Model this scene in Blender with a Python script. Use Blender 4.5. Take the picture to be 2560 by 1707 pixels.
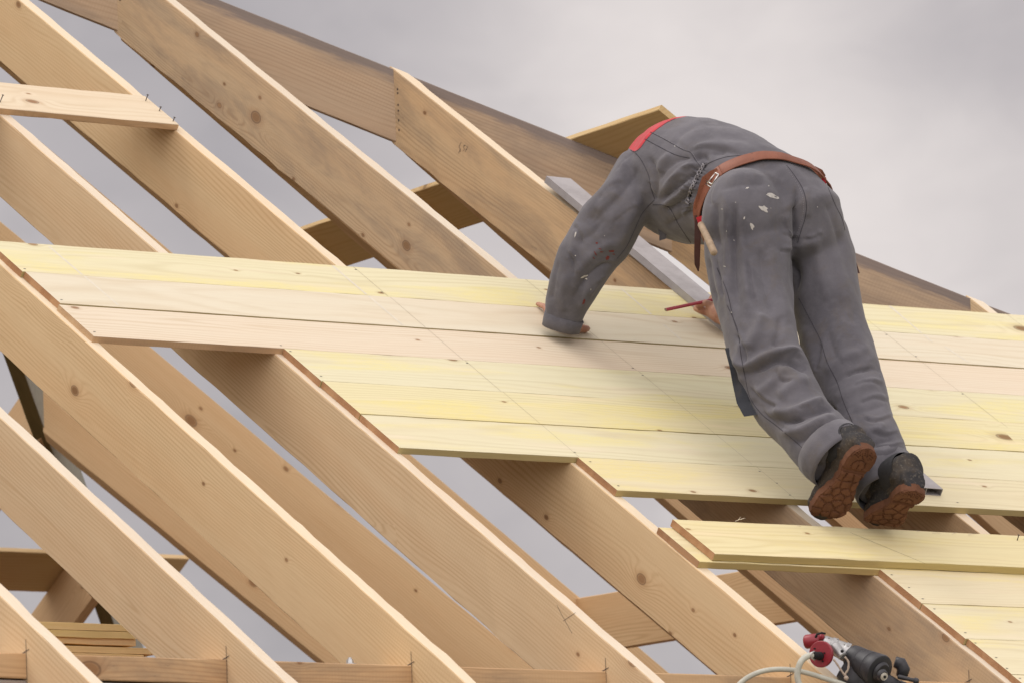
import bpy, bmesh, math, random
import numpy as np
from mathutils import Vector, Matrix, noise
from mathutils.bvhtree import BVHTree
sc = bpy.context.scene
for o in list(bpy.data.objects): bpy.data.objects.remove(o)
COL = sc.collection
R = math.radians
# ---------------------------------------------------------------- camera
CP = Vector((-12.40235, -15.98786, -2.93050))
CR = Vector((0.79241989, -0.60878834, -0.03804568)); CU = Vector((-0.05204572, -0.12962592, 0.99019612)); CV = Vector((0.60775156, 0.78267099, 0.13440298))
FPX = 18017.0
cd = bpy.data.cameras.new('camera'); cam = bpy.data.objects.new('camera', cd); COL.objects.link(cam)
cd.sensor_fit = 'HORIZONTAL'; cd.sensor_width = 36.0; cd.lens = FPX / 2560 * 36.0; cd.clip_start = 0.5; cd.clip_end = 6000
m = Matrix((( CR.x, CU.x, -CV.x, CP.x), (CR.y, CU.y, -CV.y, CP.y), (CR.z, CU.z, -CV.z, CP.z), (0, 0, 0, 1)))
cam.matrix_world = m; sc.camera = cam
cd.dof.use_dof = True; cd.dof.focus_distance = 19.6; cd.dof.aperture_fstop = 11
# ---------------------------------------------------------------- node helper
class NT:
    def __init__(s, tree): s.t = tree; s.n = tree.nodes; s.l = tree.links
    def new(s, ty, **kw):
        nd = s.n.new(ty)
        for k, v in kw.items(): setattr(nd, k, v)
        return nd
    def put(s, sock, v):
        if isinstance(v, bpy.types.NodeSocket): s.l.new(v, sock)
        elif v is not None: sock.default_value = v
    def m(s, op, a, b=None, c=None, clamp=False):
        nd = s.new('ShaderNodeMath', operation=op, use_clamp=clamp); s.put(nd.inputs[0], a); s.put(nd.inputs[1], b)
        if c is not None: s.put(nd.inputs[2], c)
        return nd.outputs[0]
    def vm(s, op, a, b=None):
        nd = s.new('ShaderNodeVectorMath', operation=op); s.put(nd.inputs[0], a); s.put(nd.inputs[1], b)
        return nd.outputs['Value' if op in ('DOT_PRODUCT', 'LENGTH', 'DISTANCE') else 'Vector']
    def sep(s, v): nd = s.new('ShaderNodeSeparateXYZ'); s.put(nd.inputs[0], v); return nd.outputs
    def comb(s, x, y, z):
        nd = s.new('ShaderNodeCombineXYZ'); s.put(nd.inputs[0], x); s.put(nd.inputs[1], y); s.put(nd.inputs[2], z); return nd.outputs[0]
    def noise(s, v, scale, detail=2, rough=.5, dist=0, col=False):
        nd = s.new('ShaderNodeTexNoise'); s.put(nd.inputs['Vector'], v); s.put(nd.inputs['Scale'], scale); s.put(nd.inputs['Detail'], detail)
        s.put(nd.inputs['Roughness'], rough); s.put(nd.inputs['Distortion'], dist); return nd.outputs[1 if col else 0]
    def mix(s, f, a, b, mode='MIX'):
        nd = s.new('ShaderNodeMix', data_type='RGBA', blend_type=mode); s.put(nd.inputs[0], f)
        s.put(nd.inputs[6], a if not isinstance(a, tuple) else (*a, 1)[:4]); s.put(nd.inputs[7], b if not isinstance(b, tuple) else (*b, 1)[:4]); return nd.outputs[2]
    def sm(s, x, a, b):   # smoothstep a..b -> 0..1
        nd = s.new('ShaderNodeMapRange', interpolation_type='SMOOTHSTEP'); s.put(nd.inputs[0], x); s.put(nd.inputs[1], a); s.put(nd.inputs[2], b); return nd.outputs[0]
# ---------------------------------------------------------------- world: overcast sky
w = bpy.data.worlds.new('World'); sc.world = w; w.use_nodes = True
T = NT(w.node_tree); T.n.clear()
SUN_EL, SUN_AZ = 62.0, 205.0     # overcast sun, high behind the roof
sky = T.new('ShaderNodeTexSky', sky_type='NISHITA', sun_disc=False, sun_elevation=R(SUN_EL), sun_rotation=R(SUN_AZ - 180 + 180))
g = T.new('ShaderNodeTexCoord').outputs['Generated']
def skydot(px, py):
    d = (CV + CR * (px - 1280) / FPX - CU * (py - 853.5) / FPX).normalized(); return tuple(d)
def blob(px, py, rad):      # soft cloud bank of angular radius rad (in degrees) in one compass direction
    dd = T.vm('DISTANCE', g, skydot(px, py)); q = T.m('DIVIDE', dd, R(rad)); return T.m('POWER', 2.718, T.m('MULTIPLY', T.m('MULTIPLY', q, q), -1.0))
n1 = T.noise(T.vm('MULTIPLY', g, (1, 1, 2.2)), 17.0, 3, .45, .25)
n2 = T.noise(T.vm('MULTIPLY', g, (1, 1, 1.6)), 5.0, 3, .5, .2)
b = T.m('MULTIPLY_ADD', T.m('SUBTRACT', n1, .5), .42, .60)
b = T.m('ADD', b, T.m('MULTIPLY', T.m('SUBTRACT', n2, .5), .25))
n3 = T.noise(T.vm('MULTIPLY', g, (1, 1, 1.7)), 46.0, 5, .55, .5)
b = T.m('ADD', b, T.m('MULTIPLY', T.m('SUBTRACT', n3, .5), .40))
for px, py, rad, a in [(1750, 650, 2.3, .33), (2350, 750, 2.0, .18), (1550, 120, 1.1, .14), (500, 150, 1.9, -.30), (150, 1500, 3.2, -.30), (900, 1500, 2.2, -.16), (2480, 80, 1.0, -.24), (1800, 1650, 2.2, -.22), (2000, 60, .8, .05)]:
    b = T.m('ADD', b, T.m('MULTIPLY', blob(px, py, rad), a))
b = T.m('MINIMUM', T.m('MAXIMUM', b, .0), 1.0)
cr = T.new('ShaderNodeValToRGB'); T.put(cr.inputs[0], b)
e = cr.color_ramp.elements; e[0].position = .12; e[0].color = (.385, .365, .405, 1); e[1].position = 1.0; e[1].color = (.82, .765, .785, 1)
x = cr.color_ramp.elements.new(.5); x.color = (.545, .51, .545, 1)
z = T.sep(g)[2]
lift = T.m('MULTIPLY_ADD', T.m('POWER', T.m('MAXIMUM', T.m('SUBTRACT', z, .22), 0.0), 1.0), 1.15, 1.0)
frontl = T.m('MAXIMUM', T.m('MULTIPLY', T.vm('DOT_PRODUCT', g, tuple(-CV)), 1.0), 0.0)      # sky brightening added behind the camera to lift the rafter sides
lift = T.m('MULTIPLY', lift, T.m('MULTIPLY_ADD', frontl, 2.3, 1.0))
cl = T.vm('MULTIPLY', cr.outputs[0], T.comb(lift, T.m('MULTIPLY', lift, .985), T.m('MULTIPLY', lift, .93)))
low = T.sm(z, -.02, .01)
cl2 = T.mix(low, (.16, .14, .11), cl)
bgc = T.new('ShaderNodeBackground'); T.put(bgc.inputs[0], cl2); bgc.inputs[1].default_value = 1.0
bgs = T.new('ShaderNodeBackground'); T.put(bgs.inputs[0], sky.outputs[0]); bgs.inputs[1].default_value = .08
mx = T.new('ShaderNodeMixShader'); mx.inputs[0].default_value = .93
T.l.new(bgs.outputs[0], mx.inputs[1]); T.l.new(bgc.outputs[0], mx.inputs[2])
wo = T.new('ShaderNodeOutputWorld'); T.l.new(mx.outputs[0], wo.inputs[0])
# ---------------------------------------------------------------- sun, veiled by cloud
sd = bpy.data.lights.new('sun', 'SUN'); sd.energy = 1.1; sd.angle = R(34); sd.color = (1, .965, .91)
so = bpy.data.objects.new('sun', sd); COL.objects.link(so)
sdir = Vector((-.30, .36, .80)).normalized()      # towards the sun
so.rotation_euler = sdir.to_track_quat('Z', 'Y').to_euler(); so.location = (0, 0, 30)
sky.sun_elevation = math.asin(sdir.z); sky.sun_rotation = math.atan2(sdir.x, sdir.y)
vs = sc.view_settings; vs.view_transform = 'Standard'; vs.look = 'None'; vs.exposure = 0; vs.gamma = 1
# ---------------------------------------------------------------- tagging
def tag(o, label, cat, group=None, kind=None):
    if label: o['label'] = label
    if cat: o['category'] = cat
    if group: o['group'] = group
    if kind: o['kind'] = kind
    return o
def empty(name, loc=(0, 0, 0)):
    o = bpy.data.objects.new(name, None); o.empty_display_size = .1; COL.objects.link(o); o.location = loc; return o
def link(name, me, mats, parent=None, M=None):
    o = bpy.data.objects.new(name, me); COL.objects.link(o)
    for k in (mats if isinstance(mats, (list, tuple)) else [mats]): me.materials.append(k)
    if M is not None: o.matrix_world = M
    if parent is not None:
        o.parent = parent; o.matrix_parent_inverse = parent_matrix(parent).inverted()
    return o
def parent_matrix(p): return p.matrix_basis if p.parent is None else parent_matrix(p.parent) @ p.matrix_parent_inverse @ p.matrix_basis
# ---------------------------------------------------------------- wood
def bsdf(name, rough=.8):
    mt = bpy.data.materials.new(name); mt.use_nodes = True; t = NT(mt.node_tree); b = t.n['Principled BSDF']; b.inputs['Roughness'].default_value = rough
    if 'Specular IOR Level' in b.inputs: b.inputs['Specular IOR Level'].default_value = .25
    return mt, t, b
def wood(name, base, dark, ring=.0055, contrast=.42, knots=.72, grey=0.0, yellow=0.0, fuzz=.25, saw=.13, blot=.5, flat=False, stain=False):
    mt, t, b = bsdf(name, .78)
    oi = t.new('ShaderNodeObjectInfo'); rnd = oi.outputs['Random']; oc = oi.outputs['Color']
    co = t.new('ShaderNodeTexCoord').outputs['Object']
    x, y, z = t.sep(co)[:3]
    xo = t.m('MULTIPLY_ADD', rnd, 41.0, x)
    r2 = t.m('FRACT', t.m('MULTIPLY', rnd, 7.31)); r3 = t.m('FRACT', t.m('MULTIPLY', rnd, 19.7))
    v = t.comb(xo, y, z)
    wn = t.noise(t.vm('MULTIPLY', v, (.9, 4, 4)), 1.0, 2, .5, 0, True)
    ws = t.sep(wn)
    y1 = t.m('ADD', y, t.m('MULTIPLY_ADD', r2, .10, -.05)); z1 = t.m('ADD', z, t.m('MULTIPLY_ADD', r3, .16, -.02))
    y1 = t.m('MULTIPLY_ADD', t.m('SUBTRACT', ws[0], .5), .11, y1); z1 = t.m('MULTIPLY_ADD', t.m('SUBTRACT', ws[1], .5), .11, z1)
    rr = t.m('SQRT', t.m('ADD', t.m('MULTIPLY', y1, y1), t.m('MULTIPLY', z1, z1)))
    # knots
    vo = t.new('ShaderNodeTexVoronoi', feature='F1', voronoi_dimensions='2D'); t.put(vo.inputs['Vector'], t.vm('MULTIPLY', t.comb(xo, y if flat else z, 0.0), (4.6, 7.2, 0))); vo.inputs['Scale'].default_value = 1.0
    d = vo.outputs['Distance']; kc = t.sep(vo.outputs['Color'])
    sel = t.m('GREATER_THAN', kc[0], t.m('MULTIPLY_ADD', t.m('FRACT', t.m('MULTIPLY', rnd, 31.3)), .22, knots)); size = t.m('MULTIPLY_ADD', t.m('POWER', kc[1], 3.0), .13, .034)
    q = t.m('DIVIDE', d, t.m('MULTIPLY', size, 2.6)); bump = t.m('MULTIPLY', sel, t.m('POWER', 2.718, t.m('MULTIPLY', t.m('MULTIPLY', q, q), -1.0)))
    rr = t.m('ADD', rr, t.m('MULTIPLY', bump, t.m('MULTIPLY', size, .34)))
    fine = t.noise(t.vm('MULTIPLY', v, (1.2, 30, 30)), 1.0, 2, .5)
    rr = t.m('MULTIPLY_ADD', t.m('SUBTRACT', fine, .5), .0035, rr)
    rr = t.m('MULTIPLY_ADD', t.m('SUBTRACT', t.noise(t.vm('MULTIPLY', v, (.8, 11, 11)), 1.0, 2, .5), .5), .022, rr)
    ph = t.m('MULTIPLY', rr, 6.2832 / ring)
    rg = t.m('POWER', t.m('MULTIPLY_ADD', t.m('SINE', ph), .5, .5), 2.6)
    rmod = t.sm(t.noise(t.vm('MULTIPLY', v, (.6, 14, 14)), 1.0, 2), .3, .7)
    rg = t.m('MULTIPLY', rg, t.m('MULTIPLY_ADD', rmod, .85, .12))
    c = t.mix(t.m('MULTIPLY', rg, contrast), (*base, 1), (*dark, 1))
    # fibre and broad tone
    fb = t.noise(t.vm('MULTIPLY', v, (9, 260, 260)), 1.0, 3, .6)
    c = t.mix(t.sm(fb, .35, .75), c, t.mix(fuzz, c, (*dark, 1)))
    tone = t.noise(t.vm('MULTIPLY', v, (1.1, 7, 9)), 1.0, 3, .55)
    c = t.mix(t.m('MULTIPLY', t.sm(tone, .35, .75), blot), c, t.mix(.55, c, (base[0] * .93, base[1] * .74, base[2] * .60, 1)))
    # saw marks
    sw = t.m('MULTIPLY_ADD', t.m('SINE', t.m('ADD', t.m('MULTIPLY', xo, 620), t.m('MULTIPLY', t.noise(v, 3.0, 1), 22))), .5, .5)
    swm = t.m('MULTIPLY', t.m('MULTIPLY', sw, saw), t.sm(t.noise(t.vm('MULTIPLY', v, (1.4, 3, 6)), 1.0, 1), .45, .65))
    c = t.mix(swm, c, (*dark, 1))
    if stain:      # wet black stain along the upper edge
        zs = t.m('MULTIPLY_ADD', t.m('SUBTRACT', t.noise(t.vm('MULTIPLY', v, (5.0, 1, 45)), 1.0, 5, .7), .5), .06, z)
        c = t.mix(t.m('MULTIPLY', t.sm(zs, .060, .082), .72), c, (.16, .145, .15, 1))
    if yellow:
        yn = t.noise(t.vm('MULTIPLY', v, (1.1, 7, 7)), 1.0, 4, .6, .6)
        yf = t.noise(t.vm('MULTIPLY', v, (40, 160, 160)), 1.0, 3, .7)
        ym = t.m('MULTIPLY', t.sm(yn, .50, .66), t.m('MULTIPLY_ADD', t.sm(yf, .35, .65), .55, .45))
        c = t.mix(t.m('MULTIPLY', ym, yellow), c, (.74, .655, .27, 1))
        pn = t.sm(t.noise(t.vm('MULTIPLY', v, (2.0, 14, 14)), 1.0, 3, .6), .55, .75)
        c = t.mix(t.m('MULTIPLY', pn, .35), c, (.78, .66, .56, 1))
    if grey:
        gn = t.noise(t.vm('MULTIPLY', v, (2.2, 6, 9)), 1.0, 5, .68, .4)
        c = t.mix(t.m('MULTIPLY', t.sm(gn, .42, .68), grey), c, (.20, .165, .135, 1))
        sp = t.noise(t.vm('MULTIPLY', v, (14, 60, 60)), 1.0, 4, .8)
        c = t.mix(t.m('MULTIPLY', t.m('MULTIPLY', t.sm(sp, .58, .72), t.sm(gn, .5, .66)), grey), c, (.10, .08, .07, 1))
    # knot colour
    k = t.m('MULTIPLY', sel, t.m('SUBTRACT', 1.0, t.sm(d, t.m('MULTIPLY', size, .55), size)))
    halo = t.m('MULTIPLY', sel, t.m('SUBTRACT', 1.0, t.sm(d, t.m('MULTIPLY', size, .6), t.m('MULTIPLY', size, 2.4))))
    c = t.mix(t.m('MULTIPLY', halo, .35), c, (dark[0] * .8, dark[1] * .62, dark[2] * .5, 1))
    kcl = t.mix(kc[2], (.20, .105, .045, 1), (.34, .20, .10, 1))
    c = t.mix(t.m('MULTIPLY', k, .88), c, kcl)
    rim = t.m('MULTIPLY', sel, t.m('MULTIPLY', t.sm(d, t.m('MULTIPLY', size, .7), t.m('MULTIPLY', size, .9)), t.m('SUBTRACT', 1.0, t.sm(d, t.m('MULTIPLY', size, .9), t.m('MULTIPLY', size, 1.1)))))
    c = t.mix(t.m('MULTIPLY', rim, .55), c, (.09, .05, .03, 1))
    c = t.mix(1.0, c, oc, 'MULTIPLY')
    t.put(b.inputs['Base Color'], c)
    bp = t.new('ShaderNodeBump'); bp.inputs['Strength'].default_value = .25; bp.inputs['Distance'].default_value = .0008
    t.put(bp.inputs['Height'], t.m('ADD', t.m('MULTIPLY', fb, .8), t.m('MULTIPLY', rg, -.6))); t.put(b.inputs['Normal'], bp.outputs[0])
    return mt
def endgrain(name, base, dark):
    mt, t, b = bsdf(name, .9)
    rnd = t.new('ShaderNodeObjectInfo').outputs['Random']
    co = t.new('ShaderNodeTexCoord').outputs['Object']; x, y, z = t.sep(co)[:3]
    y1 = t.m('ADD', y, t.m('MULTIPLY_ADD', rnd, .16, -.08)); z1 = t.m('ADD', z, .05)
    rr = t.m('SQRT', t.m('ADD', t.m('MULTIPLY', y1, y1), t.m('MULTIPLY', z1, z1)))
    rg = t.m('MULTIPLY_ADD', t.m('SINE', t.m('MULTIPLY', rr, 6.2832 / .0042)), .5, .5)
    nz = t.noise(co, 240, 3, .7)
    big = t.noise(co, 14, 2, .5)
    c = t.mix(t.m('MULTIPLY', rg, .5), (*base, 1), (*dark, 1)); c = t.mix(t.m('MULTIPLY', t.sm(nz, .4, .7), .45), c, (*dark, 1))
    c = t.mix(t.sm(big, .45, .6), c, t.mix(.6, c, (base[0] * 1.15, base[1] * 1.25, base[2] * 1.3, 1)))
    t.put(b.inputs['Base Color'], c)
    bp = t.new('ShaderNodeBump'); bp.inputs['Strength'].default_value = .5; bp.inputs['Distance'].default_value = .001; t.put(bp.inputs['Height'], nz); t.put(b.inputs['Normal'], bp.outputs[0])
    return mt
def plain(name, col, rough=.6, metal=0, var=.25, scale=40, spec=.3, bump=0, spots=None):
    mt, t, b = bsdf(name, rough); b.inputs['Metallic'].default_value = metal; b.inputs['Specular IOR Level'].default_value = spec
    co = t.new('ShaderNodeTexCoord').outputs['Object']; nz = t.noise(co, scale, 4, .6)
    c = t.mix(t.m('MULTIPLY', t.sm(nz, .3, .75), var), (*col, 1), tuple(q * .45 for q in col) + (1,))
    if spots: c = t.mix(t.sm(t.noise(co, spots[1], 4, .75), spots[2], spots[2] + .05), c, (*spots[0], 1))
    t.put(b.inputs['Base Color'], c); t.put(b.inputs['Roughness'], t.m('MULTIPLY_ADD', nz, .25, rough - .12))
    if bump:
        bp = t.new('ShaderNodeBump'); bp.inputs['Strength'].default_value = bump; bp.inputs['Distance'].default_value = .001; t.put(bp.inputs['Height'], nz); t.put(b.inputs['Normal'], bp.outputs[0])
    return mt
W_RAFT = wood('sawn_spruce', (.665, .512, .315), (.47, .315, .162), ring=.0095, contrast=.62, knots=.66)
W_RAFT2 = wood('sawn_spruce_weathered', (.60, .445, .27), (.36, .235, .13), ring=.0088, contrast=.6, knots=.58, grey=.42)
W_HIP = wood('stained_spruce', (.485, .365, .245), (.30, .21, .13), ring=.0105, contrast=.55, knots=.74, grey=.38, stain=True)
W_TOP = wood('rafter_top_wood', (.72, .635, .49), (.60, .49, .35), ring=.004, contrast=.2, knots=.9, fuzz=.35, saw=.0)  # paler wood tone for the top faces of the rafters
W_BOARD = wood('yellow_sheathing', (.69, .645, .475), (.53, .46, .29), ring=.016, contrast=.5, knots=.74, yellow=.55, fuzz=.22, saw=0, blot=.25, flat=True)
W_PALE = wood('planed_board', (.68, .625, .49), (.52, .42, .27), ring=.016, contrast=.5, knots=.76, fuzz=.2, saw=0, blot=.3, flat=True)
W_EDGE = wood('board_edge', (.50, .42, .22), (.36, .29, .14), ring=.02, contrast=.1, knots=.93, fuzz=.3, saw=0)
W_END = endgrain('board_end_grain', (.42, .235, .12), (.24, .115, .05))
W_ENDP = endgrain('pale_end_grain', (.55, .38, .22), (.38, .24, .13))
M_LINE = plain('pencil_mark', (.13, .10, .08), .9, var=.1)
M_FAINT = plain('faint_pencil_line', (.36, .30, .21), .9, var=.3)
M_FAINTD = plain('soft_pencil', (.20, .15, .11), .9, var=.2)
M_CHALK = plain('pale_scuff', (.70, .645, .52), .9, var=.25, scale=60)
M_NAIL = plain('nail_steel', (.12, .10, .09), .45, metal=.7)
# ---------------------------------------------------------------- roof frame maths
TH = R(33.38353); TT = math.tan(TH); CT = math.cos(TH); ST = math.sin(TH); HC = 1.89011
X3 = Vector((1, 0, 0)); Y3 = Vector((0, 1, 0)); Z3 = Vector((0, 0, 1)); UP = Vector((0, CT, ST)); NN = Vector((0, -ST, CT))
def rp(x, v, h=0.0): return X3 * x + UP * v + NN * h
def pt(px, py, t): return CP + (CV + CR * ((px - 1280) / FPX) - CU * ((py - 853.5) / FPX)) * t
def roofpx(px, py, h=0.0):
    q = CV + CR * ((px - 1280) / FPX) - CU * ((py - 853.5) / FPX); t = ((NN * h - CP).dot(NN)) / q.dot(NN); P = CP + q * t; return P.x, P.dot(UP)
def beam(name, O, D, S, Q, wd, dep, e0, e1, mats, parent=None, slots=(0, 0, 0, 0), endslot=None, seed=0, jit=.0012, ch=.0022, step=.07, warp=0.0, color=None, extras=None):
    """timber: O = one top corner, D along, S across, Q down; e0/e1 = (point, normal) end planes; slots = top, far side, bottom, near side"""
    D = D.normalized(); rnd = random.Random(seed * 7 + 3)
    ring = [(ch, 0), (wd - ch, 0), (wd, ch), (wd, dep - ch), (wd - ch, dep), (ch, dep), (0, dep - ch), (0, ch)]
    fs = [slots[0], slots[0], slots[1], slots[1], slots[2], slots[3], slots[3], slots[3]]
    L = []
    for s, q in ring:
        A = O + S * s + Q * q
        t0 = (e0[0] - A).dot(e0[1]) / D.dot(e0[1]); t1 = (e1[0] - A).dot(e1[1]) / D.dot(e1[1]); L.append((A, t0, t1))
    n = max(2, int(abs(L[0][2] - L[0][1]) / step)); n = min(n, 90)
    mid = O + S * wd / 2 + Q * dep / 2 + D * (L[0][1] + L[0][2]) / 2
    Zl = -(Q - D * Q.dot(D)).normalized(); Yl = Zl.cross(D).normalized()
    M = Matrix(((D.x, Yl.x, Zl.x, mid.x), (D.y, Yl.y, Zl.y, mid.y), (D.z, Yl.z, Zl.z, mid.z), (0, 0, 0, 1))); Mi = M.inverted()
    vs_, fc, ms = [], [], []
    off = rnd.random() * 100
    for k in range(n + 1):
        f = k / n
        bow = math.sin(f * math.pi) * warp
        for j, (A, t0, t1) in enumerate(L):
            t = t0 + (t1 - t0) * f; P = A + D * t
            if jit and 0 < k < n:
                a = noise.noise(Vector((t * 9 + off, j // 2 * 3.7, 1.1))) * jit + noise.noise(Vector((t * 33 + off, j * 2.7, 4.1))) * jit * .7
                s, q = ring[j]; P = P + S * (a if s > wd / 2 else -a) * .8 + Q * (a if q > dep / 2 else -a)
            vs_.append(Mi @ (P - Q * bow))
    for k in range(n):
        for j in range(8):
            j2 = (j + 1) % 8; fc.append((k * 8 + j, k * 8 + j2, k * 8 + 8 + j2, k * 8 + 8 + j)); ms.append(fs[j])
    es = len(mats) - 1 if endslot is None else endslot
    fc.append(tuple(range(8))); ms.append(es); fc.append(tuple(n * 8 + j for j in range(8))); ms.append(es)
    if extras:
        for P4, slot in extras:
            b0 = len(vs_); vs_ += [Mi @ p for p in P4]; fc.append(tuple(range(b0, b0 + len(P4)))); ms.append(slot)
    me = bpy.data.meshes.new(name); me.from_pydata([tuple(v) for v in vs_], [], fc)
    bm = bmesh.new(); bm.from_mesh(me); bmesh.ops.recalc_face_normals(bm, faces=bm.faces); bm.to_mesh(me); bm.free()
    o = link(name, me, mats, parent, M)
    me.polygons.foreach_set('material_index', ms)
    if color: o.color = (*color, 1)
    return o
# ================================================================ THE ROOF FRAME
XO = {-5: .052, -4: .0299, -3: -.0143, -2: -.0067, -1: -.005, 0: 0, 1: -.001, 2: -.0156, 3: .0152, 4: 0}
RW, RD = .040, .200
RIDGE_Y = 2.46
def rx(i): return i * .6 + XO[i]
RLAB = {-5: 'clean pale rafter crossing the bottom left corner of the photo',
        -4: 'clean rafter with a splintered top edge, next to the bottom left corner rafter',
        -3: 'broad clean rafter along the left sawn ends of the three uppermost deck boards',
        -2: 'clean spruce rafter under the sawn ends of the bright yellow stained deck boards',
        -1: 'clean rafter carrying the free end of the nailed batten and the power tool',
        0: 'weathered grey rafter with mould blotches, first one that meets the dark hip',
        1: 'rafter with a column of nails where it meets the hip, under the straightedge tip',
        2: 'short rafter mostly hidden behind the worker, its end seen under his belly',
        3: 'shortest rafter, only its pale top corner shows at the right above the deck'}
def nails_on(i, pts, size=.0035):   # nail heads on the left face of a rafter
    out = []
    for v, q in pts:
        c0 = rp(rx(i), v, -q) - X3 * .0006
        out.append(([c0 + UP * size * math.cos(a) + NN * size * math.sin(a) for a in [k * math.pi / 4 for k in range(8)]], 3))
    return out
for i in range(-5, 4):
    O = rp(rx(i), 0); grey = i in (0, 1, 2)
    if i >= -1: e1 = (Vector((HC + .02, 0, 0)), Vector((1, 1, 0)).normalized())
    else: e1 = (Vector((0, RIDGE_Y, 0)), Y3)
    e0 = (rp(0, -2.95), Y3)
    ext = []
    if i == 1:
        vE = (HC - rx(1)) / CT
        ext = nails_on(1, [(vE - .02 - q * .66, q) for q in (.045, .055, .085, .10, .125, .15)])
    def pen(lines, wd=.0008):
        out = []
        for L in lines:
            for (ax_, ay_), (bx_, by_) in zip(L[:-1], L[1:]):
                q = [CV + CR * ((u_ - 1280) / FPX) - CU * ((w_ - 853.5) / FPX) for u_, w_ in ((ax_, ay_), (bx_, by_))]
                a_, b_ = [CP + k_ * ((rx(i) - .0009 - CP.x) / k_.x) for k_ in q]; s_ = (b_ - a_).cross(X3).normalized() * wd
                out.append(([a_ + s_, b_ + s_, b_ - s_, a_ - s_], 4))
        return out
    if i == 1: ext += pen([[(1153, 356), (1147, 368), (1151, 375), (1150, 381)], [(1151, 372), (1146, 384)], [(1163, 363), (1158, 368), (1161, 374), (1157, 379)], [(1159, 364), (1164, 364)], [(1166, 366), (1169, 368), (1162, 381)], [(1164, 374), (1168, 374)]])
    if i == -2: ext = pen([[(1408, 1551), (1439, 1530)], [(1392, 1511), (1404, 1535), (1430, 1582)]], .0007)
    if i == 0: ext = nails_on(0, [(HC / CT - .02 - q * .66, q) for q in (.06, .10)])
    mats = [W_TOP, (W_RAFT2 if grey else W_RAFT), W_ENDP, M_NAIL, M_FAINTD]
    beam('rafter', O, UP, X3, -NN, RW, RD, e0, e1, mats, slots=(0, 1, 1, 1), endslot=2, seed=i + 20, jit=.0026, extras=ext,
         color={-5: (1.02, 1.01, 1), -4: (.97, .97, .98), -3: (1.04, 1.02, .96), -2: (.98, .97, .97), -1: (1.02, .99, .93), 0: (.93, .94, .96), 1: (1.0, .97, .92), 2: (1, .95, .85), 3: (1, 1, 1)}[i])
    o = bpy.data.objects[-1] if False else COL.objects[-1]
    tag(o, RLAB[i], 'rafter', 'rafters of the near roof slope')
# dark saw overcuts at the birdsmouths are parts of the plate (built below)
# hip rafter: near face on x + y = HC
DH = Vector((-1, 1, TT)); SH = Vector((1, 1, 0)).normalized()
def hip_mat():
    mt, t, b = bsdf('x', .8); return mt
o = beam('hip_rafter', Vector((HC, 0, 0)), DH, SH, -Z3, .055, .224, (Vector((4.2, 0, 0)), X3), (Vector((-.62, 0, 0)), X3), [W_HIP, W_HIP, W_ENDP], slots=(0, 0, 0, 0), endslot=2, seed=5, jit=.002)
tag(o, 'long dark stained hip rafter sloping from the top left down to the right border', 'hip rafter')
HIP = o
o = beam('hip_rafter', Vector((-.57, 2.46, 2.46 * TT)) + Vector((.02, -.02, 0)), Vector((1, 1, -TT)), Vector((-1, 1, 0)).normalized(), -Z3, .05, .235, (Vector((-.55, 0, 0)), X3), (Vector((4.2, 0, 0)), X3),
         [wood('shaded_greenish_timber', (.20, .165, .07), (.11, .09, .035), contrast=.3, knots=.9), plain('lighter_grey_face', (.34, .33, .27), .8), W_ENDP], slots=(0, 0, 0, 1), endslot=2, seed=9)  # underside shade put into the dark greenish colour, near side kept lighter
tag(o, 'dark greenish hip rafter dropping steeply behind the lower left rafters', 'hip rafter')
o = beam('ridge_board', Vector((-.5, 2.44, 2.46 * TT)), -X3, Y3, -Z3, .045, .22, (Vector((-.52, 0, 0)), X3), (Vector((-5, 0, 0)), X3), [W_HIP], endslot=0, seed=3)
tag(o, 'ridge board above the top left corner where the rafters end', 'ridge board')
# jack rafters of the hip end, seen from below
NH = Vector((ST, 0, CT)); DJ = Vector((CT, 0, -ST))
JL = {.65: 'jack rafter at the right border, showing between deck edge and planks',
      1.25: 'jack rafter seen under the deck edge to the right of the boots',
      1.86: 'jack rafter peeking out under the weathered grey rafter and behind the loose planks',
      2.49: 'jack rafter hidden just behind the rafter that carries the power tool',
      3.102: 'jack rafter showing as a brown strip beyond the rafter of the yellow deck ends',
      3.709: 'knotty jack rafter in the wide gap below the left step of the deck',
      4.314: 'jack rafter that butts against the dark greenish hip at the left'}
for k, y in enumerate(sorted(JL)):
    if y < HC - .57 + 1.2 and y < 2.46: e0 = (Vector((HC + .03, 0, 0)), Vector((1, 1, 0)).normalized())
    else: e0 = (Vector((0, 2.995, 0)), Vector((-1, 1, 0)).normalized())
    o = beam('jack_rafter', Vector((0, y, TT * HC)), DJ, Y3, -NH, .042, .2, e0, (Vector((4.25, 0, 0)), X3), [W_RAFT, W_RAFT, W_ENDP], slots=(0, 0, 0, 0), endslot=2, seed=40 + k, color=((1.12, 1.06, .98) if y > 2.6 else (1.05, 1.0, .95)))
    tag(o, JL[y], 'rafter', 'jack rafters of the hip end')
# rafters of the back slope
NB = Vector((0, ST, CT)); CB = 2 * (HC + .57); DB = Vector((0, CT, -ST))
for k, (x, lab) in enumerate([(1.345, 'rafter of the back slope rising left of the dark greenish hip'), (2.015, 'rafter of the back slope low at the left, above the small board pile')]):
    o = beam('back_rafter', Vector((x, CB, 0)), DB, X3, -NB, .042, .2, (Vector((0, 3.02, 0)), Vector((-1, 1, 0)).normalized()), (Vector((0, 6.7, 0)), Y3), [W_RAFT, W_RAFT, W_ENDP], slots=(0, 0, 0, 0), endslot=2, seed=60 + k, color=(.93, .86, .80))
    tag(o, lab, 'rafter')
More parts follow.
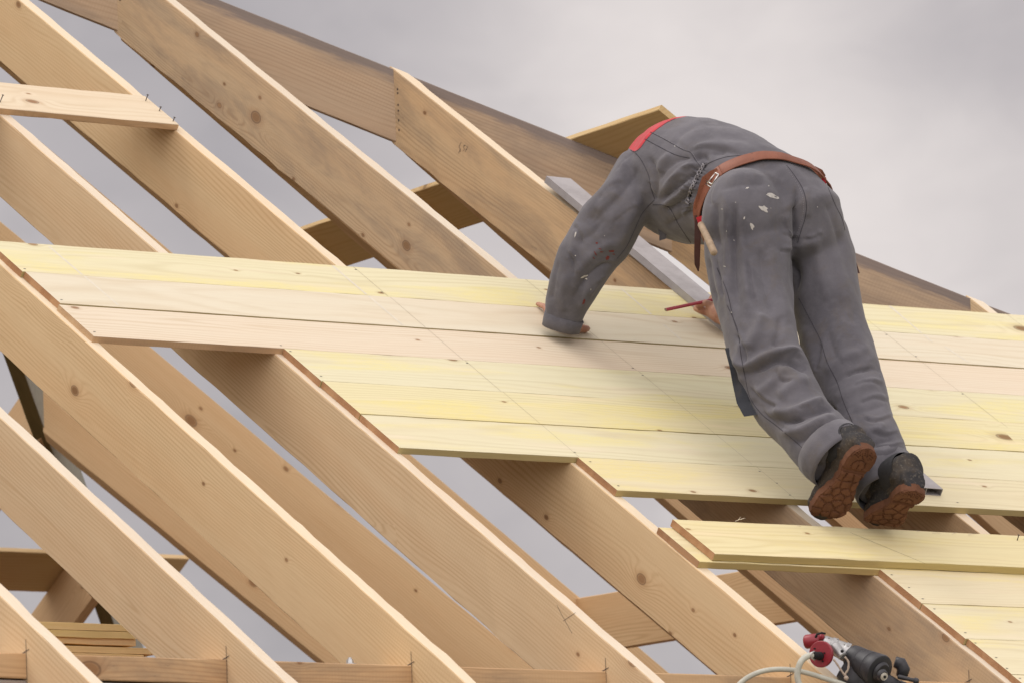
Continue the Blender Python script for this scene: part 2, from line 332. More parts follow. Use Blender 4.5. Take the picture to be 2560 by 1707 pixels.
# trimmer between two hip end jacks
o = beam('trimmer', Vector((2.655, 1.9, -.517)), Y3, X3, -Z3, .045, .190, (Vector((0, 1.9025, 0)), Y3), (Vector((0, 3.101, 0)), Y3), [W_RAFT, W_RAFT, W_ENDP], slots=(0, 0, 0, 0), endslot=2, seed=71, color=(1.05, .98, .90))
tag(o, 'deep trimmer rising to the right between jack rafters at the lower middle of the photo', 'trimmer')
# loose sheathing boards on the far slopes
a0 = Vector((1.0315, 0, 0)); dW = Vector((-CT, 0, ST))
p1 = Vector((.951, .455, TT * (HC - .951))); p2 = Vector((1.072, 2.60, TT * (HC - 1.072)))
D = (p2 - p1).normalized(); S = (DJ - D * DJ.dot(D)).normalized()
o = beam('loose_board', p1 + NH * .021, D, S, -NH, .2, .020, (p1, D), (p2, D), [W_PALE, W_PALE, W_PALE], slots=(0, 0, 0, 1), endslot=1, seed=81, color=(.86, .70, .46))
tag(o, 'loose board with its free end sticking out over the hip behind the worker', 'board')
o = beam('loose_board', Vector((.9, 5.175, TT * (CB - 5.175))) + NB * .021, X3, DB, -NB, .215, .020, (Vector((.9, 0, 0)), X3), (Vector((2.52, 0, 0)), Vector((1, 0, 0))), [W_PALE, W_PALE, W_PALE], slots=(0, 0, 0, 1), endslot=1, seed=82, color=(.95, .77, .54))
tag(o, 'board on the back slope with a dark brown underside, low at the left border', 'board')
# wall plate and brick wall
PY, PZ = -1.902, -1.331
marks = []
for i in range(-5, 3):
    xx = rx(i) - .0012; c0 = Vector((xx, PY, PZ))
    marks.append(([c0 + Vector((0, -.0015, -.075)), c0 + Vector((0, .001, -.075)), c0 + Vector((0, .0008, .034)), c0 + Vector((0, -.0008, .034))], 2))
    marks.append(([c0 + Vector((0, -.012, .0075)), c0 + Vector((0, .016, -.001)), c0 + Vector((0, .022, .001)), c0 + Vector((0, -.012, .0095))], 2))
pl = empty('wall_plate', (0, PY, PZ)); tag(pl, 'timber wall plate along the bottom border, notched into the rafters and carrying them', 'wall plate')
beam('plate_beam', Vector((-4.5, PY, PZ)), X3, Y3, -Z3, .12, .0585, (Vector((-4.5, 0, 0)), X3), (Vector((3.7, 0, 0)), X3), [W_RAFT2, W_ENDP, M_LINE], pl, slots=(0, 0, 0, 0), endslot=1, seed=91, extras=marks, color=(.98, .90, .82))
M_ZINC = plain('galvanised_steel', (.55, .56, .56), .4, metal=.8, var=.3)
def bolt(x, y, rot=0):
    bm = bmesh.new()
    bmesh.ops.create_cone(bm, cap_ends=True, segments=20, radius1=.017, radius2=.017, depth=.003, matrix=Matrix.Translation((0, 0, .0015)))
    bmesh.ops.create_cone(bm, cap_ends=True, segments=6, radius1=.0095, radius2=.0090, depth=.010, matrix=Matrix.Translation((0, 0, .0082)))
    bmesh.ops.create_cone(bm, cap_ends=True, segments=14, radius1=.005, radius2=.0048, depth=.005, matrix=Matrix.Translation((0, 0, .0155)))
    me = bpy.data.meshes.new('bolt'); bm.to_mesh(me); bm.free(); return link('bolt', me, M_ZINC, pl, Matrix.Translation((x, y, PZ)))
bolt(-1.98, PY + .03); bolt(-.42, PY + .075); bolt(-.5, PY + .03)
# brick wall under the plate
def brick():
    mt, t, b = bsdf('red_brick', .9)
    co = t.new('ShaderNodeTexCoord').outputs['Object']; x, y, z = t.sep(co)[:3]
    br = t.new('ShaderNodeTexBrick'); t.put(br.inputs['Vector'], t.comb(t.m('ADD', x, y), z, 0.0)); br.inputs['Scale'].default_value = 1.0
    br.inputs['Brick Width'].default_value = .22; br.inputs['Row Height'].default_value = .075; br.inputs['Mortar Size'].default_value = .006
    br.inputs['Color1'].default_value = (.30, .085, .045, 1); br.inputs['Color2'].default_value = (.40, .13, .07, 1); br.inputs['Mortar'].default_value = (.35, .32, .28, 1)
    c = t.mix(t.m('MULTIPLY', t.noise(co, 30, 4), .4), br.outputs[0], (.18, .06, .04, 1)); t.put(b.inputs['Base Color'], c)
    bp = t.new('ShaderNodeBump'); bp.inputs['Distance'].default_value = .006; t.put(bp.inputs['Height'], t.m('SUBTRACT', 1.0, br.outputs[1])); t.put(b.inputs['Normal'], bp.outputs[0]); return mt
M_BRICK = brick(); GZ = -4.55
def boxmesh(name, lo, hi, mat, parent=None):
    bm = bmesh.new(); bmesh.ops.create_cube(bm, size=1)
    c = (Vector(lo) + Vector(hi)) / 2; s = Vector(hi) - Vector(lo)
    for v in bm.verts: v.co = Vector((v.co.x * s.x, v.co.y * s.y, v.co.z * s.z))
    bmesh.ops.bevel(bm, geom=bm.edges[:], offset=min(.003, min(s) * .2), segments=1, affect='EDGES')
    me = bpy.data.meshes.new(name); bm.to_mesh(me); bm.free(); return link(name, me, mat, parent, Matrix.Translation(c))
house = empty('brick_house', (0, 0, GZ)); tag(house, 'red brick walls under the timber roof, a sliver showing at the bottom left', 'brick house')
boxmesh('wall', (-4.5, PY + .004, GZ), (3.78, PY + .11, PZ - .063), M_BRICK, house)
boxmesh('wall', (3.67, PY + .12, GZ), (3.78, 6.72, PZ - .063), M_BRICK, house)
boxmesh('wall', (-4.5, 6.72, GZ), (3.78, 6.83, PZ - .063), M_BRICK, house)
boxmesh('wall', (-4.5, PY + .12, GZ), (-4.39, 6.71, PZ - .063), M_BRICK, house)
# ground
mt, t, b = bsdf('building_site_ground', .95)
co = t.new('ShaderNodeTexCoord').outputs['Object']
c = t.mix(t.sm(t.noise(co, .12, 5, .6), .4, .6), (.17, .14, .10, 1), (.10, .13, .05, 1)); c = t.mix(t.m('MULTIPLY', t.noise(co, 6, 5, .7), .5), c, (.24, .21, .17, 1)); t.put(b.inputs['Base Color'], c)
bm = bmesh.new(); bmesh.ops.create_grid(bm, x_segments=2, y_segments=2, size=2500); me = bpy.data.meshes.new('ground'); bm.to_mesh(me); bm.free()
o = link('ground', me, mt, None, Matrix.Translation((0, 0, GZ))); o['kind'] = 'structure'
# ================================================================ SHEATHING BOARDS
BT = .019; BW = .19682; V0 = -.05162
LX = {1: -1.795, 2: -1.788, 3: -1.7965, 4: -1.1845, 5: -1.181, 6: -1.180, 7: -.590, 9: .0165, 10: .0175, 11: .0255, 12: .024}
# v of the lower edge of each row
def edge(k):   # k-th board edge counted from the top of the deck
    return V0 - k * BW
BC = {1: (1.0, 1.0, .90), 2: (1.0, 1.0, .98), 3: (1.02, .975, .955), 4: (.99, 1.0, .93), 5: (1.01, .99, .82), 6: (1.0, 1.0, .93), 7: (1.0, .97, .88), 9: (1.02, .98, .90), 10: (1.0, .98, .9), 11: (1, .98, .9), 12: (1, .98, .9)}
BL = {1: 'uppermost deck board, yellow, beside the open rafters above the planted hand',
      2: 'second deck board from the top, cream white with the planted hand on it',
      3: 'third deck board from the top, pinkish cream, its lower edge overhanging at the left',
      4: 'fourth deck board from the top, pale yellow, first of the rows that start further right',
      5: 'fifth deck board from the top with the strongest yellow stain at its left end',
      6: 'sixth deck board from the top, pale yellow, above the single short row',
      7: 'lowest board of the upper deck, just above the boots, on its own starting rafter',
      9: 'first deck board below the loose planks at the lower right', 10: 'second deck board below the loose planks at the lower right',
      11: 'third deck board below the loose planks at the lower right', 12: 'deck board cut by the bottom border in the lower right corner'}
def strip(x0, v0, x1, v1, wd, h):
    a = rp(x0, v0, h); b = rp(x1, v1, h); d = (b - a).normalized(); s = d.cross(NN) * wd / 2; return [a + s, b + s, b - s, a - s]
def head(x, v, h, r=.0042):
    return [rp(x + r * 1.5 * math.cos(a), v + r * .8 * math.sin(a), h) for a in [k * math.pi / 4 for k in range(8)]]
PENC = []
for (a, b_) in [(((830, 20), (2250, 1150)), 'm3')]:
    pass
def line_x(px, py): return roofpx(px, py, BT)
SCUFF = [((123, 617), (296, 764)), ((832, 665), (1006, 813)), ((1553, 722), (1705, 852)), ((2224, 765), (2330, 855)), ((2362, 866), (2420, 905))]
rnd = random.Random(4)
for r in (1, 2, 3, 4, 5, 6, 7, 9, 10, 11, 12):
    if r <= 7: vt, vb = edge(r - 1), edge(r)
    else: vt, vb = -1.8352 - (r - 9) * .1985, -1.8352 - (r - 8) * .1985
    hoff = rnd.uniform(-.0006, .0008); vt -= .0017; vb += .0010
    if r == 3: vt -= .0035; hoff = -.0008
    if r == 7: vt -= .001
    ex = []
    # pencil lines over the rafters and pairs of nail heads
    for i in range(-3, 6):
        xc = i * .6 + XO.get(i, 0) + RW / 2 + .002
        if xc > LX[r] + .06 and i not in (-2, 1):
            ex.append((strip(xc + .004, vt - .001, xc + .001, vb + .001, .0010, BT + hoff + .0004), 3))
        if xc > LX[r] - .03:
            xn = xc + (.016 if xc < LX[r] + .03 else 0)
            for fv in (.14, .5, .86) if r >= 7 else (.12, .88):
                if rnd.random() < (.85 if r >= 9 or (r == 7) else .4): ex.append((head(xn + rnd.uniform(-.006, .006), vt + (vb - vt) * (fv + rnd.uniform(-.04, .04)), BT + hoff + .0005, .0028), 2))
    for (ax_, ay_), (bx_, by_) in SCUFF:      # pale scuffs left by dragging boards over the deck
        (xa, va), (xb, vb_) = roofpx(ax_, ay_, BT), roofpx(bx_, by_, BT)
        if va < vb_: xa, va, xb, vb_ = xb, vb_, xa, va
        t_, bo_ = min(va, vt - .004), max(vb_, vb + .004)
        if t_ - bo_ > .02:
            f = lambda v_: xa + (xb - xa) * (v_ - va) / (vb_ - va)
            n_ = 6; q = [(t_ + (bo_ - t_) * k / n_) for k in range(n_ + 1)]; wds = [.0035 + .0035 * abs(noise.noise(Vector((v_ * 40, ax_, 0)))) for v_ in q]
            ex.append(([rp(f(v_) - w_, v_, BT + hoff + .0003) for v_, w_ in zip(q, wds)] + [rp(f(v_) + w_, v_, BT + hoff + .0003) for v_, w_ in reversed(list(zip(q, wds)))], 4))
    # oblique end at the hip
    e1 = (Vector((HC + .04, 0, 0)), Vector((1, 1, 0)).normalized())
    O = rp(0, vt, BT + hoff)
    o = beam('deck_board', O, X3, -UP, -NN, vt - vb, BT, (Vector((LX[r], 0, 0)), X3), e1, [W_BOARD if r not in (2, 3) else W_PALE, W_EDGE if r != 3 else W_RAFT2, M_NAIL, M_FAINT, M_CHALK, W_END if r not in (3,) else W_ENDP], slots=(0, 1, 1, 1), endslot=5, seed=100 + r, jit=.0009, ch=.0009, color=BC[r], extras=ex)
    tag(o, BL[r], 'board', 'boards nailed on the near roof slope')
# two loose planks the worker stands on
o = beam('loose_plank', rp(0, -1.6440, .0195), X3, -UP, -NN, .196, .019, (Vector((-.6000, 0, 0)), X3), (Vector((1.9, 0, 0)), X3), [W_BOARD, W_EDGE, W_END], slots=(0, 1, 1, 1), endslot=2, seed=131, ch=.0012, color=(1, .95, .8), jit=.002)
tag(o, 'lower of the two stacked planks under the boots, its end sticking out to the left', 'plank')
ex = [(strip(.01, -1.645, .165, -1.84, .0012, .0425), 3), (strip(.65, -1.66, .70, -1.72, .001, .0425), 3)]
D = (rp(1, -1.6395, .0418) - rp(0, -1.6365, .0418)).normalized()
o = beam('loose_plank', rp(0, -1.6380, .0418), X3, -UP, -NN, .197, .0205, (Vector((-.585, 0, 0)), Vector((1, 0.02, 0)).normalized()), (Vector((1.9, 0, 0)), X3), [W_BOARD, W_EDGE, W_END, M_LINE], slots=(0, 1, 1, 1), endslot=2, seed=132, ch=.0012, color=(1.03, .98, .78), jit=.002, extras=ex)
tag(o, 'upper of the two stacked planks, bright yellow, with both boots on its upper edge', 'plank')
# nailed batten at the upper left
def nail(x, v, h, parent, l=.022, lean=(0, 0)):
    d = (NN + X3 * lean[0] + UP * lean[1]).normalized(); bm = bmesh.new()
    bmesh.ops.create_cone(bm, cap_ends=True, segments=8, radius1=.0014, radius2=.0014, depth=l, matrix=Matrix.Translation((0, 0, l / 2)))
    bmesh.ops.create_cone(bm, cap_ends=True, segments=10, radius1=.0034, radius2=.0034, depth=.0014, matrix=Matrix.Translation((0, 0, l)))
    me = bpy.data.meshes.new('nail'); bm.to_mesh(me); bm.free()
    M = Matrix.Translation(rp(x, v, h)) @ d.to_track_quat('Z', 'Y').to_matrix().to_4x4(); return link('nail', me, M_NAIL, parent, M)
bt = empty('batten', rp(-1.4, 1.0, .01)); tag(bt, 'pale board nailed across two rafters at the upper left, four nails standing proud', 'batten')
p1 = rp(-.598, 1.0935, .0195); p0 = rp(-2.6, 1.128, .0195); D = (p1 - p0).normalized(); S = (-UP + D * UP.dot(D)).normalized()
beam('board', p0, D, S, -NN, .2, .0195, (p0, D), (p1, X3), [W_PALE, W_RAFT2, W_ENDP], bt, slots=(0, 1, 1, 1), endslot=2, seed=140, jit=.0016, ch=.0015, color=(1.02, .95, .88))
nail(-.618, 1.055, .019, bt, .020, (.05, 0)); nail(-.612, .985, .019, bt, .014, (.05, 0)); nail(-.606, .915, .019, bt, .013, (.1, 0)); nail(-1.185, .945, .019, bt, .024, (.12, 0))
nl = empty('nail', rp(.66, -1.66, .0418)); tag(nl, 'single bent nail standing up from the yellow plank near the right border', 'nail')
x_, v_ = roofpx(2543, 1350, .0418); nail(x_, v_, .0418, nl, .016, (.1, .2)).name = 'shank'
# board pile behind the lower left rafters
mats = [W_BOARD, W_BOARD, W_END]
yb = .3
def zx(px, py):   # point of the plane y = yb seen there
    q = CV + CR * ((px - 1280) / FPX) - CU * ((py - 853.5) / FPX); t = (yb - CP.y) / q.y; P = CP + q * t; return P
Z7 = .27234
PILE = [(1015, 1078, 1215, (1.5, 1.22, .78), 0, 'topmost of five'), (1084, 1146, 1250, (1.4, 1.15, .70), .0, 'second from top'), (1147, 1205, 1265, (1.4, 1.1, .8), .01, 'third from top'), (1228, 1286, 1430, (1.5, 1.15, .75), 0, 'fourth and longest'), (1290, 1350, 1320, (1.4, 1.1, .78), .0, 'lowest')]
for k, (ya, yc, xe, colr, dy, nm) in enumerate(PILE):
    P = zx(xe * Z7, 1280 + ya * Z7 + (xe - 400) * .018 * Z7); hgt = (yc - ya) * Z7 / 890
    o = beam('stacked_board', Vector((0, yb + dy, P.z)), X3, Y3, -Z3, .19, hgt, (Vector((-3.2, 0, 0)), X3), (Vector((P.x, 0, 0)), X3), mats, slots=(0, 0, 0, 0), endslot=2, seed=150 + k, color=colr, ch=.001)
    tag(o, 'board of the small pile low at the left between two rafters, ' + nm, 'board', 'boards in the small pile')
PB = zx(1320 * Z7, 1280 + 1370 * Z7)
# trimmer that carries the pile, hidden behind the wall plate
o = beam('trimmer_beam', Vector((-4.38, yb - .01, PB.z - .002)), X3, Y3, -Z3, .10, .16, (Vector((-4.38, 0, 0)), X3), (Vector((3.66, 0, 0)), X3), [W_RAFT, W_ENDP], endslot=1, seed=170)
tag(o, 'trimmer beam under the board pile, hidden behind the wall plate', 'beam')
# aluminium straightedge
ST_ = empty('straightedge', rp(.55, -.3, .03)); tag(ST_, 'grey aluminium straightedge lying up the slope from the right boot', 'straightedge')
mt, t, b = bsdf('worn_aluminium', .42); b.inputs['Metallic'].default_value = .35
co = t.new('ShaderNodeTexCoord').outputs['Object']; nz = t.noise(co, 7, 5, .7); n3 = t.noise(co, 60, 3, .7)
c = t.mix(t.sm(nz, .35, .7), (.42, .40, .395, 1), (.33, .31, .305, 1)); c = t.mix(t.m('MULTIPLY', t.sm(n3, .55, .75), .4), c, (.27, .25, .24, 1)); t.put(b.inputs['Base Color'], c); t.put(b.inputs['Roughness'], t.m('MULTIPLY_ADD', nz, .3, .35)); M_ALU = mt
a = rp(.5035, -1.3575, BT + .0005); bvec = rp(.596, .683, BT + .0005)
Dn = (rp(.590, .683, 0) - rp(.5035, -1.3575, 0)); Ln = Dn.length; Dn.normalize(); Sn = Dn.cross(NN).normalized()
def alubar(q0, q1, h0, h1, name='profile'):
    bm = bmesh.new()
    def P(l, s, h): return a + Dn * l + Sn * s + NN * h
    vs_ = [bm.verts.new(P(l, s, h)) for l in (0, Ln) for s in (q0, q1) for h in (h0, h1)]
    for f in [(0, 1, 3, 2), (4, 6, 7, 5), (0, 4, 5, 1), (2, 3, 7, 6), (0, 2, 6, 4), (1, 5, 7, 3)]: bm.faces.new([vs_[k] for k in f])
    bmesh.ops.recalc_face_normals(bm, faces=bm.faces); me = bpy.data.meshes.new(name); bm.to_mesh(me); bm.free(); return me
bm = bmesh.new(); AW = .088; AH = .0215
for (q0, q1, h0, h1) in [(0, AW, AH - .0016, AH), (0, AW, 0, .0016), (0, .0016, .0018, AH - .0018), (AW - .0016, AW, .0018, AH - .0018), (AW * .36, AW * .36 + .0016, .0018, AH - .0018)]:
    me = alubar(q0, q1, h0, h1); bm.from_mesh(me); bpy.data.meshes.remove(me)
me = bpy.data.meshes.new('profile'); bm.to_mesh(me); bm.free()
for v in me.vertices: pass
o = link('profile', me, M_ALU, ST_)
# ================================================================ THE WORKER
PX = 1.0 / FPX
def t_roof(px, py, h=BT):
    q = CV + CR * ((px - 1280) / FPX) - CU * ((py - 853.5) / FPX); return ((NN * h - CP).dot(NN)) / q.dot(NN)
def loft(bm, secs, n=28, cap=True, power=2.0):
    """secs: (px, py, depth t, half width in image px, half depth in m)"""
    P = [pt(s[0], s[1], s[2]) for s in secs]; rings = []
    for k, s in enumerate(secs):
        a = P[max(0, k - 1)]; b_ = P[min(len(P) - 1, k + 1)]; ax = (b_ - a).normalized()
        e1 = ax.cross(CV).normalized(); e2 = ax.cross(e1).normalized(); hw = s[3] * s[2] * PX; hd = s[4]
        ring = []
        for j in range(n):
            a_ = 2 * math.pi * j / n; c_, s_ = math.cos(a_), math.sin(a_)
            ring.append(bm.verts.new(P[k] + e1 * hw * math.copysign(abs(c_) ** (2 / power), c_) + e2 * hd * math.copysign(abs(s_) ** (2 / power), s_)))
        rings.append(ring)
    for k in range(len(rings) - 1):
        for j in range(n): bm.faces.new((rings[k][j], rings[k][(j + 1) % n], rings[k + 1][(j + 1) % n], rings[k + 1][j]))
    if cap: bm.faces.new(rings[0]); bm.faces.new(rings[-1])
def tube(bm, pts, rads, n=14):
    """round chain through world points with rounded ends"""
    rings = []; m = len(pts)
    prev = None
    for k in range(m):
        a = pts[max(0, k - 1)]; b_ = pts[min(m - 1, k + 1)]; ax = (b_ - a).normalized()
        e1 = (ax.cross(Vector((.3, .2, 1)) if abs(ax.z) < .9 else ax.cross(X3))).normalized() if prev is None else (prev - ax * prev.dot(ax)).normalized(); prev = e1; e2 = ax.cross(e1)
        rings.append([bm.verts.new(pts[k] + (e1 * math.cos(2 * math.pi * j / n) + e2 * math.sin(2 * math.pi * j / n)) * rads[k]) for j in range(n)])
    for k in range(m - 1):
        for j in range(n): bm.faces.new((rings[k][j], rings[k][(j + 1) % n], rings[k + 1][(j + 1) % n], rings[k + 1][j]))
    bm.faces.new(rings[0]); bm.faces.new(rings[-1])
def ball(bm, c, r, sx=1, sy=1, sz=1, M=None):
    mm = Matrix.Translation(c) @ (M if M is not None else Matrix()) @ Matrix.Diagonal((sx, sy, sz, 1)); bmesh.ops.create_uvsphere(bm, u_segments=20, v_segments=14, radius=r, matrix=mm)
def finish(bm, voxel, smooth=6, fac=.5):
    bmesh.ops.recalc_face_normals(bm, faces=bm.faces)
    me = bpy.data.meshes.new('tmp'); bm.to_mesh(me); bm.free()
    o = bpy.data.objects.new('tmp', me); COL.objects.link(o)
    r = o.modifiers.new('r', 'REMESH'); r.mode = 'VOXEL'; r.voxel_size = voxel
    s = o.modifiers.new('s', 'SMOOTH'); s.iterations = smooth; s.factor = fac
    dg = bpy.context.evaluated_depsgraph_get(); out = bpy.data.meshes.new_from_object(o.evaluated_get(dg)); bpy.data.objects.remove(o); bpy.data.meshes.remove(me)
    return out
def arr(me):
    a = np.empty(len(me.vertices) * 3, 'f'); me.vertices.foreach_get('co', a); a = a.reshape(-1, 3).astype('d')
    n_ = np.empty(len(me.vertices) * 3, 'f'); me.vertices.foreach_get('normal', n_); return a, n_.reshape(-1, 3).astype('d')
def to_px(a):
    q = a - np.array(CP); z_ = q @ np.array(CV); return np.stack([1280 + FPX * (q @ np.array(CR)) / z_, 853.5 - FPX * (q @ np.array(CU)) / z_], 1), z_
C1 = lambda L: [(1320 + a * .38265, 240 + b_ * .38265) for a, b_ in L]
C2 = lambda L: [(1700 + a * .40816, 740 + b_ * .40816) for a, b_ in L]
Q7 = lambda L: [(1280 + a * .27234, 200 + b_ * .27234) for a, b_ in L]
def smooth_line(L, k=6):
    out = []
    for i in range(len(L) - 1):
        p0 = np.array(L[max(i - 1, 0)]); p1 = np.array(L[i]); p2 = np.array(L[i + 1]); p3 = np.array(L[min(i + 2, len(L) - 1)])
        for j in range(k):
            f = j / k; out.append(tuple(.5 * (2 * p1 + (p2 - p0) * f + (2 * p0 - 5 * p1 + 4 * p2 - p3) * f * f + (3 * p1 - p0 - 3 * p2 + p3) * f ** 3)))
    out.append(tuple(L[-1])); return out
def linedist(xy, L):
    L = np.array(smooth_line(L, 4)); best = np.full(len(xy), 1e9); frac = np.zeros(len(xy)); n = len(L) - 1
    for i in range(n):
        a = L[i]; d = L[i + 1] - a; u = np.clip(((xy - a) @ d) / (d @ d + 1e-9), 0, 1); q = xy - (a + u[:, None] * d); dd = np.sqrt((q ** 2).sum(1))
        mk = dd < best; best[mk] = dd[mk]; frac[mk] = (i + u[mk]) / n
    return best, frac
# ---------------- coverall
bm = bmesh.new()
tw = t_roof(1406, 812, .062)
SLEEVE = [(1653, 423, 20.08, 79, .10), (1611, 449, 20.03, 87, .085), (1566, 505, 19.99, 72, .078), (1533, 548, 19.98, 75, .075), (1502, 596, 19.98, 80, .074), (1462, 654, 19.98, 74, .068), (1434, 712, 19.98, 66, .062), (1415, 768, tw - .01, 54, .052), (1407, 806, tw, 45, .042), (1404, 819, tw + .004, 43, .040)]
loft(bm, SLEEVE)
loft(bm, [(1770, 440, 20.30, 75, .09), (1815, 520, 20.36, 66, .075), (1846, 610, 20.44, 60, .068), (1850, 690, 20.51, 54, .06), (1842, 742, 20.55, 44, .05), (1833, 768, 20.565, 38, .042)])
loft(bm, [(1620, 422, 20.24, 70, .06), (1640, 428, 20.20, 111, .115), (1675, 440, 20.14, 144, .155), (1720, 450, 20.07, 160, .20), (1775, 458, 19.98, 157, .19), (1830, 470, 19.90, 146, .175), (1875, 497, 19.84, 146, .165), (1910, 535, 19.80, 164, .168), (1942, 580, 19.77, 180, .165), (1958, 622, 19.77, 160, .135), (1968, 655, 19.78, 125, .10), (1978, 688, 19.78, 95, .085)], n=36)
ball(bm, pt(1860, 545, 19.67), .118, 1, 1, 1.15); ball(bm, pt(2006, 565, 19.77), .118, 1, 1, 1.15); ball(bm, pt(1965, 630, 19.93), .125)
LLEG = [(1862, 520, 19.74, 86, .11), (1866, 580, 19.70, 106, .118), (1876, 640, 19.66, 114, .116), (1881, 720, 19.61, 106, .104), (1893, 800, 19.54, 93, .094), (1912, 880, 19.46, 89, .088), (1940, 955, 19.42, 92, .086), (1972, 1010, 19.37, 92, .085), (2010, 1056, 19.32, 83, .08), (2048, 1098, 19.26, 84, .078), (2074, 1126, 19.22, 87, .078), (2092, 1144, 19.195, 80, .074)]
RLEG = [(2000, 530, 19.86, 88, .115), (2022, 590, 19.84, 100, .122), (2040, 650, 19.80, 98, .12), (2060, 730, 19.75, 90, .108), (2081, 820, 19.69, 88, .092), (2103, 910, 19.60, 93, .088), (2135, 1000, 19.52, 89, .085), (2157, 1070, 19.45, 82, .08), (2181, 1130, 19.39, 84, .078), (2203, 1186, 19.335, 80, .076), (2214, 1222, 19.30, 72, .068)]
loft(bm, LLEG); loft(bm, RLEG)
cov = finish(bm, .0047, 22, .5)
co_, no_ = arr(cov); xy, dep = to_px(co_); face = np.clip(-(no_ @ np.array(CV)) * 1.0 + .35, 0, 1)
disp = np.zeros(len(co_))
# strokes: (polyline, amplitude in m, width in px); minus = crease
ST = []
def S_(conv, L, a, w): ST.append((conv(L), a, w))
# sleeve
S_(C1, [(640, 420), (560, 560), (440, 680), (320, 800)], .007, 15); S_(C1, [(720, 470), (640, 600), (520, 730), (400, 840)], -.007, 16)
S_(C1, [(780, 560), (720, 700), (640, 860), (560, 1010)], .006, 13); S_(C1, [(500, 790), (420, 900), (300, 960)], -.006, 14); S_(C1, [(330, 860), (300, 960), (260, 1080)], .006, 12)
S_(C1, [(560, 960), (470, 1000), (380, 1080), (300, 1200)], .006, 12); S_(C1, [(540, 1080), (450, 1130), (360, 1220), (290, 1340)], -.006, 12); S_(C1, [(480, 1180), (400, 1280), (330, 1400)], .005, 11)
S_(C1, [(200, 1080), (170, 1220), (150, 1340)], -.004, 12); S_(C1, [(260, 1160), (220, 1300), (230, 1420)], .004, 10); S_(C1, [(600, 640), (520, 680), (440, 760)], .005, 10)
# chest and flank folds pulled into the waist
for L, a, w in [([(870, 640), (930, 560), (1010, 480), (1100, 455)], .008, 8), ([(860, 690), (940, 620), (1040, 540), (1110, 510)], -.011, 8), ([(870, 720), (960, 660), (1050, 590), (1100, 570)], .009, 8),
                ([(900, 760), (980, 700), (1060, 650)], -.008, 8), ([(850, 560), (900, 480), (980, 420), (1070, 400)], -.006, 9), ([(850, 500), (880, 430), (940, 380)], .006, 9), ([(1000, 800), (1050, 720), (1080, 680)], .006, 7), ([(900, 850), (1000, 800), (1070, 740)], -.006, 9),
                ([(830, 690), (840, 590), (830, 480), (790, 400)], -.007, 9), ([(1000, 620), (1070, 600), (1120, 610)], .006, 6), ([(990, 560), (1060, 530), (1120, 530)], .006, 6),
                ([(1060, 370), (1160, 335), (1280, 325), (1420, 345), (1560, 400)], .007, 13), ([(1080, 425), (1180, 385), (1300, 370)], -.007, 10), ([(1000, 330), (1080, 250), (1180, 210)], .004, 16), ([(1200, 290), (1320, 240), (1460, 290), (1600, 380)], .004, 15), ([(960, 330), (1000, 260), (1100, 200)], -.004, 14)]: S_(C1, L, a, w)
# seat
S_(C1, [(1760, 610), (1752, 760), (1750, 900), (1748, 1080), (1742, 1280)], -.020, 10); S_(C1, [(1800, 600), (1830, 700), (1820, 800)], .004, 9)
S_(C1, [(1290, 640), (1300, 800), (1310, 1000), (1305, 1250), (1330, 1450)], .009, 10); S_(C1, [(1345, 700), (1350, 900), (1345, 1100), (1370, 1400)], -.008, 12); S_(C1, [(1400, 740), (1395, 900), (1420, 1100), (1440, 1400)], .007, 12)
S_(C1, [(1230, 700), (1230, 860), (1250, 1000)], -.006, 10); S_(C1, [(1580, 1000), (1610, 1150), (1660, 1320), (1700, 1500)], .009, 14); S_(C1, [(1520, 1000), (1540, 1200), (1600, 1450)], -.007, 15)
S_(C1, [(1680, 760), (1700, 900), (1710, 1050)], .008, 13); S_(C1, [(1180, 1060), (1200, 1200), (1230, 1350)], -.008, 8); S_(C1, [(1200, 1010), (1230, 1150), (1270, 1350)], .006, 7)
S_(C1, [(1290, 560), (1400, 520), (1540, 520), (1640, 560)], .005, 12); S_(C1, [(1250, 620), (1400, 580), (1550, 580)], -.003, 12)
S_(C1, [(1850, 900), (1900, 1100), (1960, 1350)], .006, 16); S_(C1, [(1950, 700), (2010, 850), (2050, 1000)], -.005, 12); S_(C1, [(2000, 1000), (2060, 1250), (2120, 1450)], .005, 14)
# left leg
for L, a, w in [([(300, 330), (400, 430), (520, 370), (640, 335), (740, 350)], .012, 11), ([(380, 480), (500, 440), (600, 390), (700, 400), (770, 470)], -.014, 12), ([(470, 600), (560, 530), (650, 430)], .008, 13), ([(600, 620), (690, 540), (790, 500)], .007, 14), ([(430, 640), (500, 680), (600, 690)], -.004, 16),
                ([(560, 740), (660, 770), (780, 720), (900, 680), (960, 700)], -.014, 9), ([(540, 690), (660, 710), (800, 670), (880, 630)], .010, 12), ([(620, 820), (720, 830), (850, 780), (960, 730)], .011, 11), ([(500, 100), (470, 220), (420, 330)], .009, 14), ([(620, 120), (600, 240), (580, 320)], -.007, 14),
                ([(380, 260), (370, 400), (380, 540)], .006, 9), ([(700, 900), (780, 870), (900, 800)], -.008, 10), ([(860, 930), (840, 1000), (870, 1050)], -.010, 6),
                ([(880, 470), (1000, 380), (1150, 330)], .006, 13), ([(900, 560), (1040, 470), (1180, 440), (1240, 470)], -.006, 12), ([(960, 640), (1080, 560), (1230, 520)], .006, 13), ([(1040, 720), (1160, 690), (1270, 660)], -.004, 14), ([(1040, 790), (1160, 830), (1260, 780)], .006, 12), ([(1100, 890), (1200, 900), (1320, 860)], -.007, 11), ([(1150, 960), (1260, 950), (1350, 900)], .006, 11),
                ([(900, 200), (940, 330), (1000, 430)], -.005, 15), ([(1080, 150), (1120, 300), (1180, 420)], .005, 16), ([(760, 180), (790, 330), (830, 480)], .006, 12)]: S_(C2, L, a, w)
